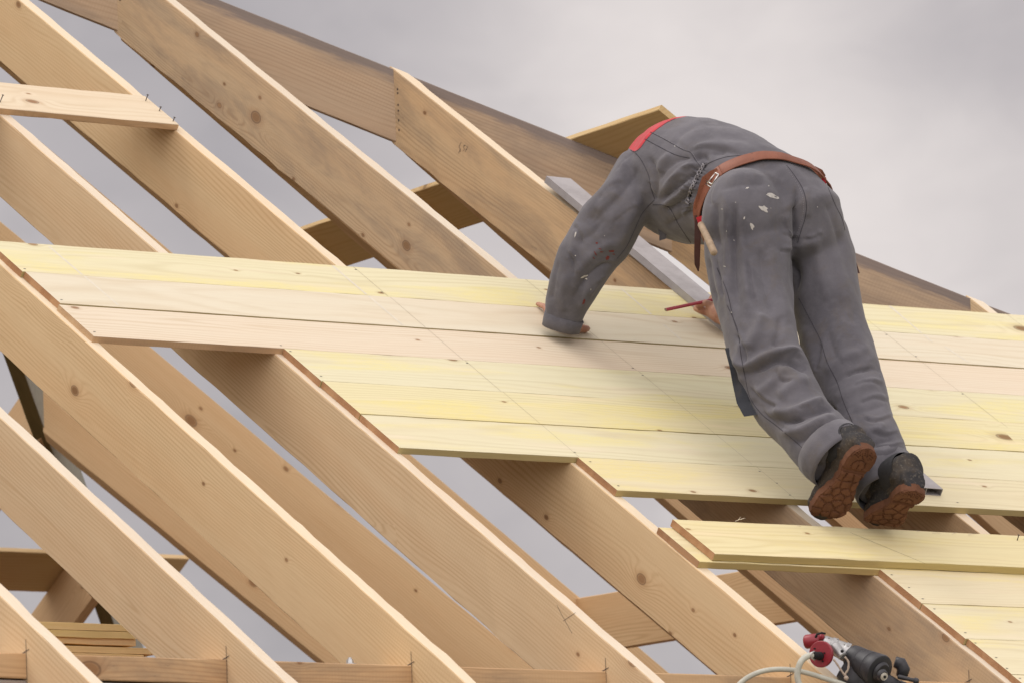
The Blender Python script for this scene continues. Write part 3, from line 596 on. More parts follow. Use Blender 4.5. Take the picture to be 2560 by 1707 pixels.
# trouser hems: turned edge stands out
hem1 = C2([(810, 960), (860, 880), (960, 810), (1060, 800)]); ST.append((hem1, .003, 7)); ST.append((C2([(830, 1060), (900, 960), (1000, 870), (1100, 850)]), .004, 5))
# sharp creases: narrow valley with a raised lip beside it
for conv, LL in ((C1, [[(835, 690), (800, 620), (790, 560)], [(850, 690), (900, 600), (960, 545), (1030, 520)], [(870, 700), (950, 640), (1040, 600)], [(880, 735), (960, 720), (1050, 690)], [(1120, 480), (1060, 470), (990, 490)], [(1110, 520), (1040, 530), (960, 580)], [(1085, 590), (1010, 600), (950, 640)],
                 [(1070, 640), (1010, 670), (960, 720)], [(1065, 700), (1020, 740), (990, 800)], [(1140, 460), (1160, 420), (1200, 390)], [(1060, 365), (1150, 350), (1260, 355), (1380, 385)], [(700, 370), (640, 420), (590, 500)], [(620, 560), (540, 600), (460, 690)], [(560, 640), (470, 720), (400, 820)],
                 [(700, 720), (640, 760), (560, 830)], [(300, 850), (340, 900), (350, 980)], [(560, 1090), (480, 1110), (400, 1170), (350, 1260)], [(500, 1190), (430, 1240), (380, 1330)], [(260, 1020), (300, 1090), (300, 1180)], [(1310, 780), (1300, 900), (1315, 1050), (1310, 1200)], [(1230, 1060), (1260, 1200), (1300, 1330)],
                 [(1180, 1100), (1190, 1200), (1215, 1310)], [(1760, 1000), (1700, 1020), (1640, 1010)], [(1770, 930), (1710, 930), (1660, 900)], [(1800, 940), (1860, 930), (1910, 900)], [(1440, 1080), (1460, 1250), (1500, 1400)], [(1150, 390), (1180, 440), (1130, 470)], [(1240, 530), (1190, 640), (1190, 720)]]),
                 (C2, [[(740, 350), (650, 350), (560, 390), (470, 440)], [(770, 430), (690, 400), (620, 400)], [(590, 440), (610, 510), (690, 520)], [(690, 360), (750, 400), (770, 460)], [(960, 700), (880, 690), (780, 740), (660, 760)], [(860, 640), (800, 680), (720, 700)], [(430, 560), (510, 640), (600, 680)], [(500, 700), (590, 780), (700, 830)],
                 [(1180, 440), (1090, 450), (1010, 480)], [(1240, 540), (1140, 530), (1060, 560)], [(1280, 640), (1190, 620), (1100, 650)], [(1300, 730), (1200, 760), (1120, 740)], [(1330, 830), (1250, 850), (1160, 830)], [(1360, 900), (1280, 930), (1180, 910)], [(860, 280), (850, 380), (835, 460)], [(340, 230), (400, 330), (410, 430)]])):
    for L_ in LL:
        S_(conv, L_, -.0048, 6.5); S_(lambda q: [(a_ + 6, b_ - 6) for a_, b_ in conv(q)], L_, .0030, 6.0)
for L, a, w_ in ST:
    dd, fr = linedist(xy, L); disp += a * 1.4 * (np.exp(-(dd / w_) ** 2) if a > 0 else np.exp(-(dd / w_ * 1.25) ** 1.3)) * np.clip(np.minimum(fr, 1 - fr) * 5 + .15, 0, 1) * face
# loose-cloth undulation all round
sd_ = np.random.RandomState(3)
def vnoise(P, s, seed): return np.array([noise.noise(Vector((p[0] * s[0] + seed, p[1] * s[1], p[2] * s[2]))) for p in P])
disp += vnoise(co_, (16, 16, 9), 3.1) * .0042 + vnoise(co_, (34, 34, 18), 8.3) * .0014
# elastic gather left of the belt
gl = C1([(1140, 465), (1100, 530), (1065, 600), (1045, 680), (1060, 760)]); dd, fr = linedist(xy, gl)
disp += (-.006 * np.exp(-(dd / 7) ** 2) + .0042 * np.sin(fr * 2 * math.pi * 13) * np.exp(-(dd / 16) ** 2)) * face
co_ += no_ * disp[:, None]
cov.vertices.foreach_set('co', co_.astype('f').ravel()); cov.update()
bvh_c = BVHTree.FromPolygons([Vector(c) for c in co_], [tuple(p.vertices) for p in cov.polygons])
def hit(px, py, off=0.0, bv=None):
    d = (CV + CR * ((px - 1280) / FPX) - CU * ((py - 853.5) / FPX)).normalized(); h = (bv or bvh_c).ray_cast(CP, d)
    if h[0] is None: return None, None
    n_ = h[1]; n_ = n_ if n_.dot(d) < 0 else -n_
    return h[0] + n_ * off, n_
# cloth
def cloth(name, col, col2, dirt=.5):
    mt, t, b = bsdf(name, .9); b.inputs['Specular IOR Level'].default_value = .15
    if 'Sheen Weight' in b.inputs: b.inputs['Sheen Weight'].default_value = .18; b.inputs['Sheen Roughness'].default_value = .5
    co = t.new('ShaderNodeTexCoord').outputs['Object']; x, y, z = t.sep(co)[:3]
    big = t.noise(co, 5.5, 5, .62, .4); mid = t.noise(co, 38, 4, .6)
    c = t.mix(t.sm(big, .36, .66), (*col, 1), (*col2, 1)); c = t.mix(t.m('MULTIPLY', t.sm(mid, .45, .75), .28), c, tuple(q * 1.35 for q in col) + (1,))
    dn = t.m('MULTIPLY', t.sm(t.noise(co, 9, 5, .7, .6), .5, .70), dirt); c = t.mix(dn, c, (.115, .092, .062, 1))
    wv = t.m('MULTIPLY', t.m('SINE', t.m('MULTIPLY', t.m('ADD', x, z), 2600)), t.m('SINE', t.m('MULTIPLY', t.m('SUBTRACT', t.m('ADD', z, y), x), 2600)))
    c = t.mix(t.m('MULTIPLY', t.m('MULTIPLY_ADD', wv, .5, .5), .10), c, (.03, .03, .03, 1))
    fl = t.noise(co, 210, 2, .5); c = t.mix(t.m('MULTIPLY', t.sm(fl, .76, .82), .3), c, (.40, .37, .33, 1))
    t.put(b.inputs['Base Color'], c)
    bp = t.new('ShaderNodeBump'); bp.inputs['Strength'].default_value = .4; bp.inputs['Distance'].default_value = .003
    t.put(bp.inputs['Height'], t.m('ADD', t.m('MULTIPLY', t.noise(co, 30, 4, .55, .5), 1.0), t.m('MULTIPLY', t.noise(co, 420, 2), .35))); t.put(b.inputs['Normal'], bp.outputs[0]); return mt
M_CLOTH = cloth('grey_workwear', (.132, .127, .140), (.094, .090, .101), .28)
M_DARKC = cloth('dark_blue_cloth', (.035, .038, .045), (.022, .024, .028), .2)
M_RED = cloth('red_workwear', (.52, .032, .042), (.44, .024, .034), .05)
M_PAINT = plain('dried_paint', (.50, .48, .44), .7, var=.35, scale=120)
M_REDP = plain('red_paint', (.16, .035, .03), .8, var=.4, scale=100)
M_SEAM = plain('seam_thread', (.055, .052, .06), .9)
M_SEAML = plain('seam_light_thread', (.24, .23, .24), .9)
def inpoly(xy, poly):
    x_, y_ = xy[:, 0], xy[:, 1]; ins = np.zeros(len(xy), bool); j = len(poly) - 1
    for i in range(len(poly)):
        xi, yi = poly[i]; xj, yj = poly[j]
        c_ = ((yi > y_) != (yj > y_)) & (x_ < (xj - xi) * (y_ - yi) / (yj - yi + 1e-12) + xi); ins ^= c_; j = i
    return ins
npoly = len(cov.polygons); cen = np.empty(npoly * 3, 'f'); cov.polygons.foreach_get('center', cen); cen = cen.reshape(-1, 3).astype('d')
pn = np.empty(npoly * 3, 'f'); cov.polygons.foreach_get('normal', pn); pn = pn.reshape(-1, 3)
cxy, cz = to_px(cen); mi = np.zeros(npoly, 'i')
yoke = Q7([(1020, 590), (1118, 662), (1180, 624), (1232, 555), (1300, 482), (1410, 402), (1500, 358), (1620, 332), (1500, 230), (980, 400)])
mi[inpoly(cxy, yoke)] = 1
mi[(pn @ np.array(CV) > -.02) & (cxy[:, 0] < 1740) & (cxy[:, 1] < 450) & (cz > 20.05)] = 1
cov.materials.clear()
# appended surface details: paint spots and seams go into the coverall's own mesh
AV, AF, AM = [], [], []
def patch(px, py, ax, ay, ang, mat, off=.0012, seed=0, n=14):
    r_ = random.Random(seed); c0, n0 = hit(px, py, off)
    if c0 is None: return
    b0 = len(AV); AV.append(c0); ok = 0
    for k in range(n):
        a_ = 2 * math.pi * k / n; s_ = r_.uniform(.6, 1.2); u, v = ax * math.cos(a_) * s_, ay * math.sin(a_) * s_
        p, _ = hit(px + u * math.cos(ang) - v * math.sin(ang), py + u * math.sin(ang) + v * math.cos(ang), off * .6); AV.append(p if p is not None and (p - c0).length < .06 else c0)
    for k in range(n): AF.append((b0, b0 + 1 + k, b0 + 1 + (k + 1) % n)); AM.append(mat)
for k, (x_, y_, ax, ay, an) in enumerate([(1595, 655, 44, 15, .35), (1540, 738, 36, 18, .5), (1463, 852, 12, 26, -.35), (1432, 604, 14, 5, -.3), (1270, 741, 8, 3, .1), (1572, 590, 5, 3, 0), (1412, 800, 5, 11, .3), (1356, 697, 4, 3, 0), (1890, 727, 3, 4, 0), (1298, 885, 2, 6, 0), (1345, 945, 6, 3, 1.2), (1585, 735, 4, 2, .4),
                                             (370, 1180, 28, 8, -.4), (310, 905, 5, 22, .3), (380, 1195, 12, 5, .2), (310, 1045, 4, 4, 0), (500, 915, 3, 3, 0), (1330, 1415, 5, 5, 0), (410, 1265, 3, 7, 0), (960, 330, 4, 4, 0), (1285, 1115, 8, 3, .3)]):
    (px_, py_), = C1([(x_, y_)]); patch(px_, py_, ax * .38265, ay * .38265, an, 2, seed=k)
for k, (x_, y_, ax, ay, an) in enumerate([(545, 1015, 22, 7, .1), (520, 1060, 12, 16, .6), (450, 962, 9, 7, 0), (440, 1030, 16, 4, 1.1), (480, 1020, 14, 3, 0), (365, 1345, 8, 18, .4), (470, 1000, 12, 3, .3), (430, 1060, 10, 3, .8), (560, 1035, 10, 3, 0)]):
    (px_, py_), = C1([(x_, y_)]); patch(px_, py_, ax * .38265, ay * .38265, an, 3, seed=50 + k)
def seam(L, mat=4, r=.0011, off=.0004, dash=False, k=8):
    L = smooth_line(L, k); prev = None
    for i, (px_, py_) in enumerate(L):
        p, n_ = hit(px_, py_, off)
        if p is None: prev = None; continue
        if prev is not None and (p - prev[0]).length < .05 and not (dash and i % 2):
            d = (p - prev[0]).normalized(); s = d.cross(n_).normalized() * r; b0 = len(AV)
            AV.extend([prev[0] + s, prev[0] - s, p - s, p + s, (prev[0] + n_ * r * .8), (p + n_ * r * .8)])
            AF.extend([(b0, b0 + 4, b0 + 5, b0 + 3), (b0 + 4, b0 + 1, b0 + 2, b0 + 5)]); AM.extend([mat, mat])
        prev = (p, n_)
SEAMS = [C2([(290, 60), (350, 200), (375, 370), (400, 500), (430, 620), (500, 720), (600, 800), (720, 900), (800, 980)]), C2([(728, 15), (800, 150), (860, 270), (900, 400), (960, 520), (1000, 640), (1060, 780), (1085, 850)]),
         C1([(1690, 455), (1740, 520), (1795, 610), (1818, 700), (1812, 790), (1785, 880), (1762, 960)]), C1([(800, 238), (900, 290), (1010, 352), (1060, 370), (1100, 430), (1135, 470)]), C1([(763, 283), (850, 330), (960, 385), (1060, 408)]),
         C1([(690, 362), (740, 420), (788, 520), (803, 600), (828, 675)]), C1([(828, 680), (745, 770), (690, 890), (640, 990), (580, 1065)]), C1([(1135, 475), (1200, 432), (1300, 400), (1395, 392)]), C1([(815, 712), (918, 728), (990, 850), (1080, 985)]),
         C1([(1235, 1125), (1300, 1280), (1340, 1450), (1370, 1540)]), Q7([(1045, 605), (1118, 662), (1180, 624), (1232, 555), (1300, 482), (1410, 402), (1500, 358)]), C1([(1960, 600), (2010, 720), (2050, 800), (2070, 880)]),
         C2([(820, 960), (860, 900), (930, 830), (1010, 795)]), C2([(1225, 1045), (1330, 1030), (1395, 1060)]), C2([(1210, 1045), (1240, 1100), (1262, 1140)])]
for L in SEAMS: seam(L)
for L, dx in [(SEAMS[2], -7), (SEAMS[8], -4), (SEAMS[3], 3)]: seam([(a_ + dx, b_) for a_, b_ in L], 5, .0006, .0003, True, 12)
nv0 = len(cov.vertices)
allv = [tuple(v) for v in co_] + [tuple(v) for v in AV]; allf = [tuple(p.vertices) for p in cov.polygons] + [tuple(nv0 + i for i in f) for f in AF]
me = bpy.data.meshes.new('coverall'); me.from_pydata(allv, [], allf)
W0 = pt(1950, 1300, 19.3)
person = empty('person', rp(.06, -1.64, .042)); tag(person, 'person in grey coverall bent over the deck, one hand planted, drawing along a straightedge', 'person')
cov_o = link('coverall', me, [M_CLOTH, M_RED, M_PAINT, M_REDP, M_SEAM, M_SEAML], person)
me.polygons.foreach_set('material_index', np.concatenate([mi, np.array(AM, 'i')])); me.polygons.foreach_set('use_smooth', np.concatenate([np.ones(npoly, bool), np.zeros(len(AF), bool)])); me.update()
def child(name, bm_or_me, mats, parent=person, smooth=True, M=None):
    if isinstance(bm_or_me, bmesh.types.BMesh):
        bmesh.ops.recalc_face_normals(bm_or_me, faces=bm_or_me.faces); me = bpy.data.meshes.new(name); bm_or_me.to_mesh(me); bm_or_me.free()
    else: me = bm_or_me; me.name = name; me.materials.clear()
    if smooth: me.polygons.foreach_set('use_smooth', [True] * len(me.polygons))
    return link(name, me, mats, parent, M)
def ribbon(pts, nrm, wv, wd, th, bm=None):
    """strap: centre points, outward normals, width vectors"""
    bm = bm or bmesh.new(); R_ = []
    for p, n_, s in zip(pts, nrm, wv):
        s = s.normalized() * wd / 2 if not isinstance(wd, list) else s
        R_.append([bm.verts.new(p + s), bm.verts.new(p - s), bm.verts.new(p - s + n_ * th), bm.verts.new(p + s + n_ * th)])
    for a_, b_ in zip(R_[:-1], R_[1:]):
        for j in range(4): bm.faces.new((a_[j], a_[(j + 1) % 4], b_[(j + 1) % 4], b_[j]))
    bm.faces.new(R_[0]); bm.faces.new(R_[-1]); return bm
# ---------------- skin: hands, forearms, neck and head in one body mesh
bm = bmesh.new()
h0 = BT
def hp(x, v, h): return rp(x, v, h)
lx, lv = roofpx(1396, 826, BT)          # heel of the planted left hand
wr = hp(lx + .012, lv + .004, .070)
# forearm up the sleeve
tube(bm, [pt(1640, 440, 20.1), pt(1520, 560, 20.0), pt(1445, 680, 19.99), pt(1415, 765, tw), wr], [.05, .045, .038, .030, .028])
fd = (UP * .81 + X3 * .59).normalized(); sd2 = (X3 * .81 - UP * .59).normalized()      # fingers up the slope and a little left
base = hp(lx, lv, 0)
def hl(f, s, h): return base + fd * f + sd2 * s + NN * h
tube(bm, [wr, hl(.01, .0, .052), hl(.03, .0, .040)], [.028, .027, .026])
for s_, r_ in [(-.036, .018), (-.014, .020), (.010, .020), (.033, .019)]:
    tube(bm, [hl(-.002, s_ * .62, BT + .026), hl(.035, s_ * .9, BT + .022), hl(.085, s_, BT + .018)], [.020, r_, r_ * .8])
ball(bm, hl(.012, -.030, BT + .019), .021); ball(bm, hl(.006, .026, BT + .019), .022)
for s_, sp, l_, r_ in [(-.040, -.030, .068, .0082), (-.016, -.010, .086, .0090), (.010, .006, .090, .0092), (.034, .022, .080, .0090)]:
    tube(bm, [hl(.075, s_ * .95, BT + .017), hl(.075 + l_ * .4, s_ + sp * .4, BT + .021), hl(.075 + l_ * .75, s_ + sp * .75, BT + .013), hl(.075 + l_, s_ + sp, BT + .0085)], [r_ * 1.12, r_ * 1.05, r_ * .95, r_ * .8], n=10)
tube(bm, [hl(.006, .026, BT + .020), hl(.020, .052, BT + .017), hl(.040, .072, BT + .014), hl(.060, .080, BT + .011)], [.016, .013, .0115, .009], n=10)
# right hand on the straightedge holding the pencil
rh = t_roof(1790, 780, BT + AH + .02)
def rr_(px, py, h): return pt(px, py, t_roof(px, py, h))
tube(bm, [pt(1845, 720, 20.53), pt(1838, 770, 20.56), rr_(1822, 796, .085), rr_(1806, 790, .075)], [.036, .030, .028, .028])
tube(bm, [rr_(1822, 796, .080), rr_(1800, 786, .068), rr_(1782, 776, .060)], [.026, .028, .024])
tube(bm, [rr_(1796, 790, .060), rr_(1772, 781, .052), rr_(1752, 776, .046), rr_(1738, 770, .040)], [.019, .0135, .0115, .0095], n=10)      # thumb
tube(bm, [rr_(1790, 768, .075), rr_(1764, 758, .078), rr_(1748, 762, .064), rr_(1742, 770, .052)], [.013, .0105, .0095, .0085], n=10)    # index over the pencil
for k in range(3): tube(bm, [rr_(1800 - k * 2, 764 - k * 3, .082), rr_(1786 - k * 2, 752 - k * 4, .072), rr_(1780 - k, 756 - k * 3, .056), rr_(1784, 764 - k * 2, .05)], [.013, .0105, .010, .009], n=10)
# neck and head, hidden beyond the shoulder
NK = pt(1655, 420, 20.27); HDc = pt(1668, 478, 20.47); fwd = Vector((-.1, .55, -.83)).normalized(); upv = Vector((-.05, .83, .55)).normalized(); sidev = fwd.cross(upv)
tube(bm, [NK - upv * .06, NK, NK + (HDc - NK) * .55], [.07, .062, .056])
MH = Matrix((sidev, fwd, upv)).transposed().to_4x4()
ball(bm, HDc, .1, .76, .96, 1.12, MH)
def hh(a_, b_, c_): return HDc + sidev * a_ + fwd * b_ + upv * c_
tube(bm, [hh(0, .088, .02), hh(0, .112, -.008), hh(0, .106, -.018)], [.010, .014, .010], n=10)
ball(bm, hh(0, .055, -.075), .042, 1, 1, .8, MH)
for s_ in (-1, 1): ball(bm, hh(s_ * .078, -.002, -.006), .026, .3, .7, 1.1, MH); ball(bm, hh(s_ * .033, .082, -.032), .02)
tube(bm, [hh(-.024, .090, -.052), hh(0, .097, -.050), hh(.024, .090, -.052)], [.006, .008, .006], n=8)
body = finish(bm, .0034, 5, .5)
mt, t, b = bsdf('skin', .55); co = t.new('ShaderNodeTexCoord').outputs['Object']
c = t.mix(t.sm(t.noise(co, 30, 4, .6), .35, .7), (.47, .265, .185, 1), (.36, .17, .11, 1)); t.put(b.inputs['Base Color'], c); b.inputs['Subsurface Weight'].default_value = .08; b.inputs['Subsurface Radius'].default_value = (.01, .004, .002)
bp = t.new('ShaderNodeBump'); bp.inputs['Distance'].default_value = .001; bp.inputs['Strength'].default_value = .5; t.put(bp.inputs['Height'], t.noise(co, 260, 3)); t.put(b.inputs['Normal'], bp.outputs[0]); M_SKIN = mt
M_HAIR = plain('short_brown_hair', (.07, .045, .03), .7, bump=.8, scale=300)
body_o = child('body', body, M_SKIN)
bm = bmesh.new(); bmesh.ops.create_uvsphere(bm, u_segments=40, v_segments=28, radius=.107, matrix=Matrix.Translation(HDc + upv * .006 - fwd * .006) @ MH @ Matrix.Diagonal((.78, .98, 1.1, 1)))
bmesh.ops.delete(bm, geom=[v for v in bm.verts if (v.co - HDc).dot(upv) < .0 - .35 * (-(v.co - HDc).dot(fwd)) and (v.co - HDc).dot(fwd) > -.055 or (v.co - HDc).dot(upv) < -.07 or ((v.co - HDc).dot(fwd) > .06 and (v.co - HDc).dot(upv) < .055)], context='VERTS')
for v in bm.verts: v.co += (v.co - HDc).normalized() * (.004 * noise.noise(v.co * 90))
child('hair', bm, M_HAIR, body_o)
bm = bmesh.new()
for s_ in (-1, 1): ball(bm, hh(s_ * .031, .080, .004), .0125)
bm.free(); M_EYE = plain('eye_white', (.6, .58, .55), .2)
for s_ in (-1, 1):
    bm = bmesh.new(); ball(bm, hh(s_ * .031, .080, .004), .0125); child('eye', bm, M_EYE, body_o)
# cuff buttons
M_METAL = plain('buckle_steel', (.62, .61, .58), .3, metal=.9, var=.25)
for px_, py_ in Q7([(466, 2325), (583, 2338)]):
    pass
for px_, py_ in [(1407, 818), (1439, 821)]:
    p, n_ = hit(px_, py_, .0)
    if p is not None:
        bm = bmesh.new(); bmesh.ops.create_cone(bm, cap_ends=True, segments=16, radius1=.0048, radius2=.0040, depth=.003); child('cuff_button', bm, plain('button_horn', (.45, .42, .34), .4), cov_o, True, Matrix.Translation(p) @ n_.to_track_quat('Z', 'Y').to_matrix().to_4x4())
# ---------------- boots
def boot(heel, toe, wdir, hemc, seed):
    L_ = (toe - heel).normalized(); Wd = (wdir - L_ * wdir.dot(L_)).normalized(); N_ = L_.cross(Wd)
    if N_.dot(CV) > 0: N_ = -N_                      # out of the sole, towards the viewer
    U_ = -N_; LEN = (toe - heel).length
    outline = [(0.0, .0), (.02, .42), (.07, .66), (.15, .76), (.26, .72), (.38, .60), (.48, .62), (.60, .84), (.72, .98), (.82, .96), (.90, .80), (.96, .54), (.992, .24), (1.0, .0)]
    def hw_(l):
        for (a_, wa), (b_, wb) in zip(outline[:-1], outline[1:]):
            if a_ <= l <= b_: return (wa + (wb - wa) * (l - a_) / (b_ - a_)) * .056
        return 0
    rd = random.Random(seed); cells = []
    for k in range(400):
        c_ = (rd.uniform(0.36, 1.0) * LEN, rd.uniform(-.056, .056))
        if all((c_[0] - q[0]) ** 2 + (c_[1] - q[1]) ** 2 > .021 ** 2 for q in cells): cells.append(c_)
    def tread(l, s):
        hh_ = 0.0; lm = l * LEN
        if l > .34 and l < .985:
            ds = sorted(math.hypot(lm - q[0], s - q[1]) for q in cells)[:2]; hh_ = .0042 if ds[1] - ds[0] > .0042 else 0.0
        elif l <= .27:
            hh_ = .0045
            if abs(math.sin((lm + .004 * math.sin(s * 160)) * 420)) < .22 and l < .13: hh_ = .001
            r_ = math.hypot(lm - .062, s); 
            if .018 < r_ < .022 or (abs(s) < .002 and l > .2): hh_ = .001
        else:
            hh_ = -.001 + (.003 if .300 < l < .312 or .325 < l < .335 else 0)
        return hh_
    bm = bmesh.new(); nl, ns = 88, 30; G = []
    for i in range(nl + 1):
        l = i / nl; w_ = max(hw_(l), .004); row = []
        for j in range(ns + 1):
            s = (j / ns * 2 - 1); e = 1 - abs(s) ** 6 * .3
            curl = .028 * max(0, (l - .80) / .2) ** 2 + .004 * max(0, (.06 - l) / .06)
            row.append(bm.verts.new(heel + L_ * l * LEN + Wd * s * w_ + N_ * (tread(l, s * w_) - curl - (.003 if abs(s) > .93 else 0))))
        G.append(row)
    for i in range(nl):
        for j in range(ns): bm.faces.new((G[i][j], G[i][j + 1], G[i + 1][j + 1], G[i + 1][j]))
    rimv = [G[0][j] for j in range(ns + 1)] + [G[i][ns] for i in range(1, nl + 1)] + [G[nl][j] for j in range(ns - 1, -1, -1)] + [G[i][0] for i in range(nl - 1, 0, -1)]
    up_ = [bm.verts.new(v.co + U_ * .019) for v in rimv]; nR = len(rimv)
    for k in range(nR): bm.faces.new((rimv[k], rimv[(k + 1) % nR], up_[(k + 1) % nR], up_[k]))
    bm.faces.new(up_)
    root = empty('tmp'); bpy.data.objects.remove(root)
    bu = bmesh.new()
    def P(l, s, u): return heel + L_ * l * LEN + Wd * s + U_ * u
    secs = [(.015, .60, .02, .050), (.06, .66, .025, .075), (.16, .74, .03, .09), (.30, .66, .032, .095), (.45, .66, .03, .085), (.60, .84, .025, .066), (.75, .93, .02, .054), (.87, .86, .018, .046), (.95, .62, .017, .036), (.985, .35, .016, .026)]
    rings = []
    for l, w_, lo, hi in secs:
        c_ = P(l, 0, (lo + hi) / 2 * .9); ry = (hi - .008) / 2 + .008; rx_ = w_ * .056 * 1.0
        rings.append([bu.verts.new(P(l, math.cos(a_) * rx_, .012 + ry * .8 + math.sin(a_) * ry)) for a_ in [2 * math.pi * k / 20 for k in range(20)]])
    for a_, b_ in zip(rings[:-1], rings[1:]):
        for k in range(20): bu.faces.new((a_[k], a_[(k + 1) % 20], b_[(k + 1) % 20], b_[k]))
    bu.faces.new(rings[0]); bu.faces.new(rings[-1])
    ank = P(.20, 0, .085); sh = (hemc - ank)
    tube(bu, [P(.20, 0, .045), ank, ank + sh * .5, hemc + sh.normalized() * .03], [.046, .050, .052, .054], n=20)
    me = finish(bu, .0035, 4, .5)
    a3, n3 = arr(me); lf = ((a3 - np.array(heel)) @ np.array(L_)) / LEN
    cr_ = np.array([noise.noise(Vector(p) * 38) for p in a3]) * .0022 + np.array([noise.noise(Vector(p) * 95) for p in a3]) * .0009; a3 += n3 * cr_[:, None]; me.vertices.foreach_set('co', a3.astype('f').ravel())
    bo = child('boot', me, M_LEATH); child('sole', bm, [M_SOLE], bo, False)
    # collar band and seams
    bb = bmesh.new(); c1 = ank + sh * .05
    ax = sh.normalized(); e1 = ax.cross(L_).normalized(); e2 = ax.cross(e1)
    rr2 = [[c1 + ax * h_ + (e1 * math.cos(a_) + e2 * math.sin(a_)) * r_ for a_ in [2 * math.pi * k / 28 for k in range(28)]] for h_, r_ in ((-.012, .050), (.004, .0555), (.03, .0565), (.05, .056))]
    R3_ = [[bb.verts.new(p) for p in ring] for ring in rr2]
    for a_, b_ in zip(R3_[:-1], R3_[1:]):
        for k in range(28): bb.faces.new((a_[k], a_[(k + 1) % 28], b_[(k + 1) % 28], b_[k]))
    child('collar', bb, M_COLLAR, bo)
    return bo
def leather():
    mt, t, b = bsdf('scuffed_boot_leather', .75); co = t.new('ShaderNodeTexCoord').outputs['Object']
    nz = t.noise(co, 9, 4, .6, .3); nf = t.noise(co, 160, 3, .6)
    c = t.mix(t.sm(nz, .45, .62), (.030, .029, .030, 1), (.060, .048, .036, 1)); c = t.mix(t.m('MULTIPLY', t.sm(nf, .55, .7), .5), c, (.16, .14, .11, 1)); t.put(b.inputs['Base Color'], c)
    bp = t.new('ShaderNodeBump'); bp.inputs['Distance'].default_value = .002; bp.inputs['Strength'].default_value = .6; t.put(bp.inputs['Height'], t.m('ADD', nz, t.m('MULTIPLY', nf, .4))); t.put(b.inputs['Normal'], bp.outputs[0]); return mt
M_LEATH = leather(); M_SOLE = plain('rust_rubber_sole', (.15, .065, .034), .85, var=.6, scale=26, bump=.6, spots=((.34, .23, .13), 160, .68)); M_COLLAR = plain('padded_collar', (.035, .035, .038), .85, bump=.6, scale=90)
boot(pt(2171, 1120, 19.085), pt(2051, 1309, 19.238), CR * .90 - CU * .10 + CV * .38, pt(2092, 1120, 19.21), 5)
boot(pt(2290, 1226, 19.145), pt(2186, 1322, 19.330), CR * .95 - CU * .12 + CV * .25, pt(2212, 1212, 19.31), 8)
# ---------------- belt with buckle and tail
def mkleather(name, col, col2):
    return plain(name, col, .5, var=.5, scale=18, bump=.35, spots=(col2, 70, .62))
M_BELT = mkleather('brown_belt_leather', (.235, .085, .048), (.12, .045, .026)); M_BELTD = mkleather('dark_belt_leather', (.07, .025, .016), (.03, .012, .01))
bA, _ = hit(1757, 500); bB, _ = hit(1806, 431); bC, _ = hit(1915, 397); bD, _ = hit(1975, 405)
bn = (bB - bA).cross(bD - bB).normalized()
bcen = pt(1868, 488, 19.86); bcen = bcen - bn * (bcen - bB).dot(bn)
if bn.dot(CU) > 0: bn = -bn
e1 = (bB - bcen).normalized(); e2 = bn.cross(e1); P_, N2, W2 = [], [], []
for k in range(97):
    a_ = 2 * math.pi * k / 96; d = e1 * math.cos(a_) + e2 * math.sin(a_)
    h = bvh_c.ray_cast(bcen, d); r_ = (h[0] - bcen).length if h[0] is not None else .17
    P_.append(r_)
P_ = [sum(sorted(P_[(k + j) % 96] for j in (-2, -1, 0, 1, 2))[1:4]) / 3 for k in range(97)]
pts_, nr_, wv_ = [], [], []
for k in range(97):
    a_ = 2 * math.pi * k / 96; d = e1 * math.cos(a_) + e2 * math.sin(a_); pts_.append(bcen + d * (min(P_[k], .21) + .003)); nr_.append(d); wv_.append(bn)
tn = [(pts_[(k + 2) % 96] - pts_[(k - 2) % 96]).normalized() for k in range(96)]
sn = []
for k in range(96):
    h = bvh_c.find_nearest(pts_[k]); q_ = h[1]; q_ = q_ if q_.dot(nr_[k]) > 0 else -q_; sn.append((q_ + nr_[k] * .8).normalized())
sn = [sum((sn[(k + j) % 96] for j in range(-7, 8)), Vector()).normalized() for k in range(96)]
wv_ = []
for k in range(97):
    q_ = tn[k % 96].cross(sn[k % 96]).normalized(); wv_.append(q_ if q_.dot(bn) > 0 else -q_)
nr_ = [sn[k % 96] for k in range(97)]
pts_ = [pts_[k] + nr_[k] * .004 for k in range(97)]
bm = ribbon(pts_, nr_, wv_, .038, .0042); belt = child('belt', bm, M_BELT, person, True)
for m_ in (belt,):
    e_ = m_.modifiers.new('edges', 'BEVEL'); e_.width = .0012; e_.segments = 2
# holes
def beltpt(px, py): return hit(px, py, .0)
def frame(bm, c, u, v, hu, hv, r):
    pts = [c + u * hu + v * hv, c - u * hu + v * hv, c - u * hu - v * hv, c + u * hu - v * hv, c + u * hu + v * hv]
    for a_, b_ in zip(pts[:-1], pts[1:]): tube(bm, [a_, b_], [r, r], 8)
pb, nb_ = hit(1790, 447, .012); du = (pt(1803, 431, 19.8) - pt(1779, 466, 19.8)).normalized(); dv = nb_.cross(du).normalized()
bm = bmesh.new(); frame(bm, pb, du, dv, .016, .021, .0022); tube(bm, [pb + du * .014, pb - du * .02 + nb_ * .003], [.002, .0016], 8)
p2, n2 = hit(1779, 463, .012); frame(bm, p2, du, dv, .004, .022, .0018); child('buckle', bm, M_METAL, belt)
bm = bmesh.new()
bm.free()
for px_, py_ in C1([(1295, 463), (1372, 425), (1452, 408), (1535, 404), (1608, 412)]):
    bm = bmesh.new(); p, n_ = hit(px_, py_, .0088)
    if p is not None: bmesh.ops.create_cone(bm, cap_ends=True, segments=10, radius1=.0024, radius2=.0024, depth=.0012, matrix=Matrix.Translation(p) @ n_.to_track_quat('Z', 'Y').to_matrix().to_4x4())
    child('punch_hole', bm, M_BELTD, belt, False)
